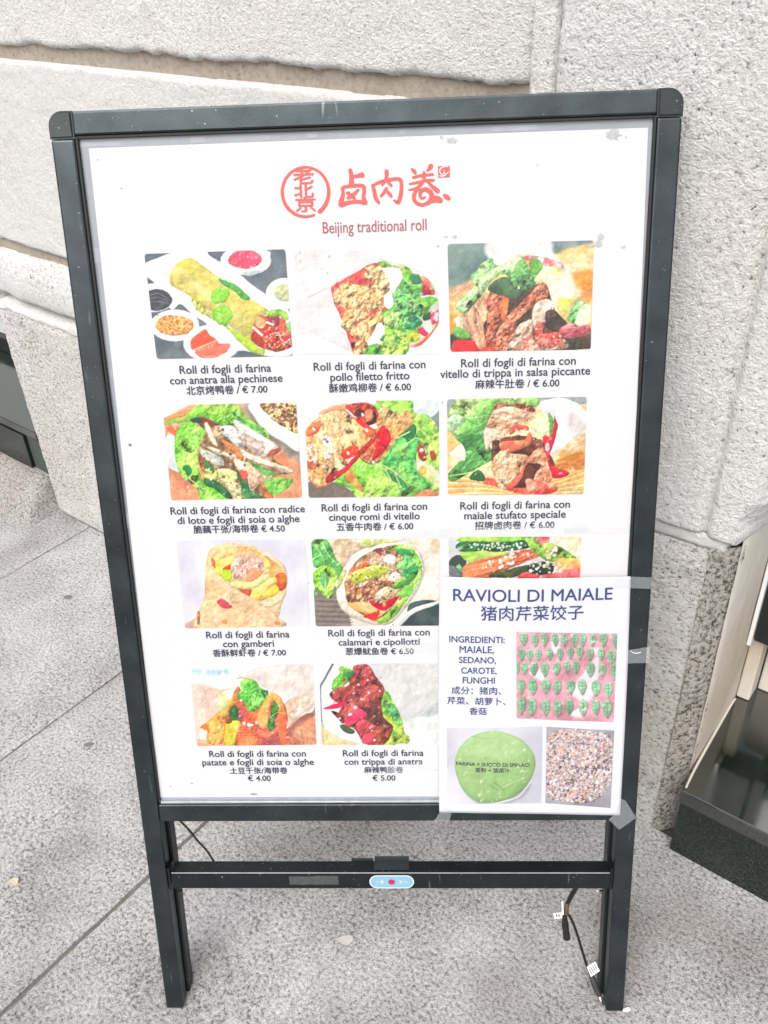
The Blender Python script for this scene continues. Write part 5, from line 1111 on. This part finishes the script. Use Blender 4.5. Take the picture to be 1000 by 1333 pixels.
# ---- brush-drawn logo: three large characters, a ring and a small square seal
LO, LS = (340, 190), 3.571
def brush(strokes, mat, off, par, name, WK=1.25):
    V = []; Fc = []
    for si, (pts, ws) in enumerate(strokes):
        P = np.array([[float(q) for q in p.split(',')] for p in pts.split()]) if isinstance(pts, str) else np.array(pts, float)
        ws = np.interp(np.linspace(0, 1, len(P)), np.linspace(0, 1, len(ws)), ws)
        PW = catmull(np.c_[P, ws], False, 7) if len(P) > 2 else np.c_[P, ws]
        P = PW[:, :2]; ws = PW[:, 2] / 2; n = len(P)
        ws = ws * WK; T = np.gradient(P, axis=0); T /= np.linalg.norm(T, axis=1)[:, None] + 1e-9; Nn = np.stack([-T[:, 1], T[:, 0]], 1)
        an0 = math.atan2(-T[0, 1], -T[0, 0]); an1 = math.atan2(T[-1, 1], T[-1, 0])
        ring = [P[i] + Nn[i] * ws[i] for i in range(n)]
        ring += [P[-1] + ws[-1] * np.array([math.cos(an1 + a), math.sin(an1 + a)]) for a in np.linspace(math.pi / 2, -math.pi / 2, 7)[1:-1]]
        ring2 = [P[i] - Nn[i] * ws[i] for i in range(n)]
        z = off + si * .00003; b0 = len(V)
        def pt(q): s_, t_ = onb(LO[0] + q[0] / LS, LO[1] + q[1] / LS, off); return (s_, t_, z)
        V += [pt(P[i] + Nn[i] * ws[i]) for i in range(n)] + [pt(P[i] - Nn[i] * ws[i]) for i in range(n)]
        Fc += [(b0 + i, b0 + i + 1, b0 + n + i + 1, b0 + n + i) for i in range(n - 1)]
        for c, an, w_ in ((P[0], an0, ws[0]), (P[-1], an1, ws[-1])):
            b1 = len(V); V += [pt(c + w_ * np.array([math.cos(an + a), math.sin(an + a)])) for a in np.linspace(-math.pi / 2, math.pi / 2, 8)]
            Fc.append(tuple(range(b1, b1 + 8)))
    me = mesh(V, Fc); o = link(name, me, mat, par)
    for pl in me.polygons: pass
    bm = bmesh.new(); bm.from_mesh(me)
    for f in bm.faces:
        if f.normal.z < 0: f.normal_flip()
    bm.to_mesh(me); bm.free(); return o
ring = []
for a in np.linspace(68, 68 + 344, 60):
    r_ = math.radians(a); ring.append((206 + 108 * math.cos(r_), 213 + 115 * math.sin(r_)))
brush([(ring, [9, 13, 11, 9, 12, 16])], M_red, OFFP + .0007, poster, 'ring_emblem')
brush([('414,112 420,140 419,180', [14, 17, 20]), ('425,143 448,138 468,134', [12, 14, 20]),
       ('378,194 410,186 470,184 479,205 476,235 482,262', [12, 13, 14, 14, 14, 20]), ('377,196 381,220 374,250 373,270', [12, 13, 18, 24]), ('373,272 410,262 450,258 484,263', [20, 14, 14, 18]),
       ('402,218 420,232 434,243', [13, 14, 10]), ('452,203 432,222 404,241', [8, 13, 12])], M_red, OFFP + .0007, poster, 'brush_character')
brush([('519,182 527,215 533,242 546,262', [12, 15, 15, 12]), ('519,184 545,170 580,160 630,152 650,162 652,200 647,235 636,262 618,252', [9, 12, 13, 13, 14, 14, 15, 14, 8]),
       ('583,117 583,140 576,162 562,182', [16, 13, 11, 7]), ('582,158 594,172 606,184', [9, 12, 10]),
       ('582,197 572,214 557,232', [12, 12, 9]), ('584,206 596,222 604,232', [9, 14, 12])], M_red, OFFP + .0007, poster, 'brush_character')
brush([('701,107 710,116 716,124', [9, 15, 12]), ('789,93 783,104 771,114', [18, 14, 6]), ('707,146 740,138 770,134 798,132', [10, 11, 10, 9]), ('690,176 730,168 770,160 803,158', [7, 10, 11, 9]),
       ('757,124 758,145 748,172 722,195 687,204', [12, 12, 12, 10, 6]), ('776,168 792,184 820,208', [9, 13, 18]),
       ('736,196 716,214 710,240 720,262 748,273 778,262 793,240 787,214 762,201 742,212 739,232 750,243 764,236', [8, 12, 14, 14, 12, 15, 18, 18, 16, 13, 11, 9, 5]),
       ('790,256 812,246 832,252', [14, 26, 20]), ('852,229 862,236 872,243', [12, 18, 14])], M_red, OFFP + .0007, poster, 'brush_character')
flat_poly('square_seal', [onb(LO[0] + x / LS, LO[1] + y / LS, OFFP + .0007) for x, y in ((822, 93), (877, 92), (877, 144), (823, 146))], OFFP + .0007, M_red, poster)
brush([('868,96 842,98 830,114 838,130 852,126 850,114', [4, 5, 5, 5, 4, 3]), ('826,138 850,138 872,118', [3, 6, 3])], M_white, OFFP + .0009, poster, 'seal_swirl', 1.0)

# ------------------------------------------------------------------ wear on the poster cover: residue, tapes, specks
def blot(cx, cy, rx, ry, seed, mat=None, off=OFFP + .0010, name='glue_residue', n=18):
    R = random.Random(seed); P = []
    for k in range(n):
        a = 2 * math.pi * k / n; r = R.uniform(.55, 1.1); P.append(onb(cx + rx * r * math.cos(a), cy + ry * r * math.sin(a), off))
    return flat_poly(name, P, off, mat or M_tape2, poster)
for k, (x, y, a_, b_) in enumerate(((588, 182, 8, 4), (575, 178, 3.5, 2.2), (799, 175, 11, 8), (815, 178, 2, 1.2), (782, 308, 5, 5), (779, 317, 6, 5), (769, 320, 7, 2.2), (580, 308, 3.5, 1.6), (592, 308, 4, 3), (570, 320, 3, 1.5), (812, 321, 3.5, 2.5))):
    blot(x, y, a_, b_, k + 20)
specks = [(205, 410, 1.5, 1.5), (127, 208, 1, 1), (158, 245, 1, 1), (169, 579, 2, 2), (576, 524, 1.3, 1), (402, 759, 1, .8), (250, 1020, 1.6, .8), (222, 1024, 1.2, .8), (330, 1034, 6, 1), (700, 215, 1, 1), (455, 250, 1.4, .8)]
for k, (x, y, a_, b_) in enumerate(specks): blot(x, y, a_, b_, k + 50, plain('dark speck', (.16, .17, .18), .7), name='speck', n=9)
M_film = plain('clear tape film', (.70, .73, .75), .15, alpha=.16, spec=.9, noise_amt=.3, nscale=60)
for px_ in ([(520, 695), (582, 690), (582, 702), (521, 705)], [(572, 690), (770, 683), (765, 695), (572, 700)], [(735, 690), (826, 686), (823, 696), (736, 697)], [(500, 1000), (556, 994), (572, 1006), (505, 1010)], [(555, 722), (573, 722), (573, 748), (556, 745)], [(520, 840), (572, 838), (571, 853), (522, 852)]):
    tape(px_, OFFP + .0012, poster, 'clear_tape', M_film)
M_pt = plain('pale tape on the grey border', (.42, .44, .47), .35, alpha=.65, noise_amt=.15, nscale=60)
for x0, x1, ya, yb in ((104, 160, 186, 191.5), (248, 267, 178.5, 186.5), (345, 352, 175, 182), (400, 414, 172.5, 180), (520, 528, 168, 175), (640, 700, 164, 171.5)):
    P = [onb(x0, ya, -.0066), onb(x1, ya - .03 * (x1 - x0), -.0066), onb(x1, yb - .03 * (x1 - x0), -.0066), onb(x0, yb, -.0066)]
    me = mesh([(x, y, -.0066) for x, y in P], [(3, 2, 1, 0)]); link('border_tape', me, M_pt, board)
for (x0, y0, x1, y1) in ((121, 322, 129, 342), (160, 668, 168, 688), (179, 818, 186, 819.5), (143, 480, 146, 492)):
    P = [onb(x0, y0, -.0066), onb(x1, y0, -.0066), onb(x1 + 2, y1, -.0066), onb(x0 + 2, y1, -.0066)]
    link('border_tape', mesh([(x, y, -.0066) for x, y in P], [(3, 2, 1, 0)]), M_pt, board)

# ------------------------------------------------------------------ power cable hanging from the lamp bar
def bl(x, y, off): s_, t_ = onb(x, y, off); P = B0 + BA * s_ + BU * t_ + BN * off; return P
cb0 = bl(742, 1190, -.03)
cable = empty('power_cable', 'black power cable with plugs and white tags hanging by the right leg', 'cable', Matrix.Translation(Vector(cb0)))
def cab(name, me, mat, par=None):
    o = link(name, me, mat, par or cable)
    if par is None: o.matrix_parent_inverse = cable.matrix_world.inverted()
    return o
def G0(x, y, z):
    dd = FW + RT * (x - 500) / F - UP * (y - 666.5) / F; return C0 + dd * ((z - C0[2]) / dd[2])
A_ = [bl(751, 1156, -.03), bl(744, 1168, -.03), bl(739, 1178, -.03), bl(737, 1190, -.03)]
cab('cable', tube([list(p) for p in A_], .0024, 10), M_black)
cab('cable', tube([list(bl(748, 1156, -.026)), list(bl(741, 1168, -.026)), list(bl(737, 1180, -.027)), list(bl(735, 1191, -.027))], .0016, 8), M_black)
cab('cable', tube([list(bl(736, 1191, -.028)), list(bl(741, 1192, -.029)), list(bl(745, 1199, -.03)), list(bl(751, 1215, -.03)), list(bl(758, 1238, -.028)), list(bl(765, 1260, -.022)), list(bl(770, 1271, -.018))], .0019, 10), M_black)
cab('socket', tube([list(bl(735, 1192, -.027)), list(bl(735.5, 1200, -.028)), list(bl(736.5, 1210, -.028)), list(bl(738, 1221.5, -.028))], lambda u: .0030 + .0020 * min(1, u * 2.2) - .0005 * (abs(math.sin(u * 9)) < .3), 14), M_black)
cab('plug', tube([list(bl(770, 1271, -.018)), list(bl(773, 1278, -.016)), list(bl(777, 1288, -.014)), list(bl(780, 1296, -.012))], lambda u: .0034 + .0012 * math.sin(u * math.pi) + .0004 * (math.sin(u * 30) > 0), 14), plain('grey black plug', (.03, .032, .033), .5, noise_amt=.3))
cab('plug_tip', tube([list(bl(780, 1296, -.012)), list(bl(782.5, 1303, -.010)), list(bl(784, 1308, -.008))], .0026, 12, False), M_steel)
cab('cable_tie', tube([list(bl(739, 1176, -.027)), list(bl(737, 1184, -.027)), list(bl(738, 1190, -.027))], .0034, 10), plain('rusty wire tie', (.10, .06, .04), .6, noise_amt=.5, nscale=300))
def tagq(px, off, mat, lines=0):
    P = [bl(x, y, off + o_) for (x, y), o_ in zip(px, (0, .001, .002, .001))]
    o = cab('cable_tag', mesh(P, [(3, 2, 1, 0)]), mat); m_ = o.modifiers.new('t', 'SOLIDIFY'); m_.thickness = .0003
    return o
tg = tagq([(764, 1259), (775, 1252), (781, 1264), (769.5, 1272)], -.014, M_tag)
tagq([(731, 1174), (733, 1173), (734, 1191), (732, 1192)], -.020, M_tag)
tagq([(720.5, 1189), (731, 1188), (732, 1195), (722, 1196.5)], -.020, M_tag)
for k_ in range(4):
    a0 = np.array((773.0 + k_ * -2.2, 1255.6 + k_ * 1.9)); a1 = a0 + (4.2, 7.0)
    P = [bl(a0[0], a0[1], -.0115), bl(a0[0] + .8, a0[1] - .5, -.0115), bl(a1[0] + .8, a1[1] - .5, -.0115), bl(a1[0], a1[1], -.0115)]
    cab('tag_print', mesh(P, [(0, 1, 2, 3)]), M_ink)
for k_ in range(2):
    P = [bl(724 + k_ * 3, 1190, -.0172), bl(725.5 + k_ * 3, 1190, -.0172), bl(725.8 + k_ * 3, 1194, -.0172), bl(724.3 + k_ * 3, 1194, -.0172)]
    cab('tag_print', mesh(P, [(0, 1, 2, 3)]), M_ink)

# ------------------------------------------------------------------ small litter on the paving
def litter(name, label, cat, x, y, r, hgt, mat, seed, asp=.7):
    P0 = G0(x, y, 0); R = random.Random(seed); bm = bmesh.new(); n = 9
    top = []; bot = []
    for k in range(n):
        a = 2 * math.pi * k / n; q = r * R.uniform(.7, 1.15); X_, Y_ = q * math.cos(a), q * asp * math.sin(a)
        bot.append(bm.verts.new((X_, Y_, .0004))); top.append(bm.verts.new((X_ * .9, Y_ * .9, hgt * R.uniform(.5, 1.2))))
    bm.faces.new(top); bm.faces.new(bot[::-1])
    for k in range(n): bm.faces.new((bot[k], bot[(k + 1) % n], top[(k + 1) % n], top[k]))
    me = bpy.data.meshes.new('l'); bm.to_mesh(me); bm.free()
    o = link(name, me, mat); o.location = Vector(P0) + Vector((0, 0, .0012)); o['label'] = label; o['category'] = cat; return o
litter('paper_scrap', 'crumpled beige paper scrap on the paving left of the board', 'litter', 20, 1149, .0105, .006, plain('beige scrap', (.50, .43, .35), .8, noise_amt=.35, nscale=150, bump=.002), 3)
litter('pale_chip', 'small pale chip at the foot of the right leg', 'litter', 816, 1316, .006, .003, plain('pale chip', (.62, .58, .52), .8), 5, .5)
for k_, (x, y, r, lb) in enumerate(((88, 778, .011, 'dark gum spot nearest the wall base'), (116, 970, .010, 'dark gum spot between the two paving joints'), (451, 1224, .013, 'pale trodden gum spot under the lamp bar'))):
    litter('gum_spot', lb, 'gum', x, y, r, .0006, plain('gum', ((.16, .14, .13), (.17, .15, .14), (.44, .42, .39))[k_], .8, noise_amt=.3, nscale=200), 11 + k_)['group'] = 'gum spots on the paving'
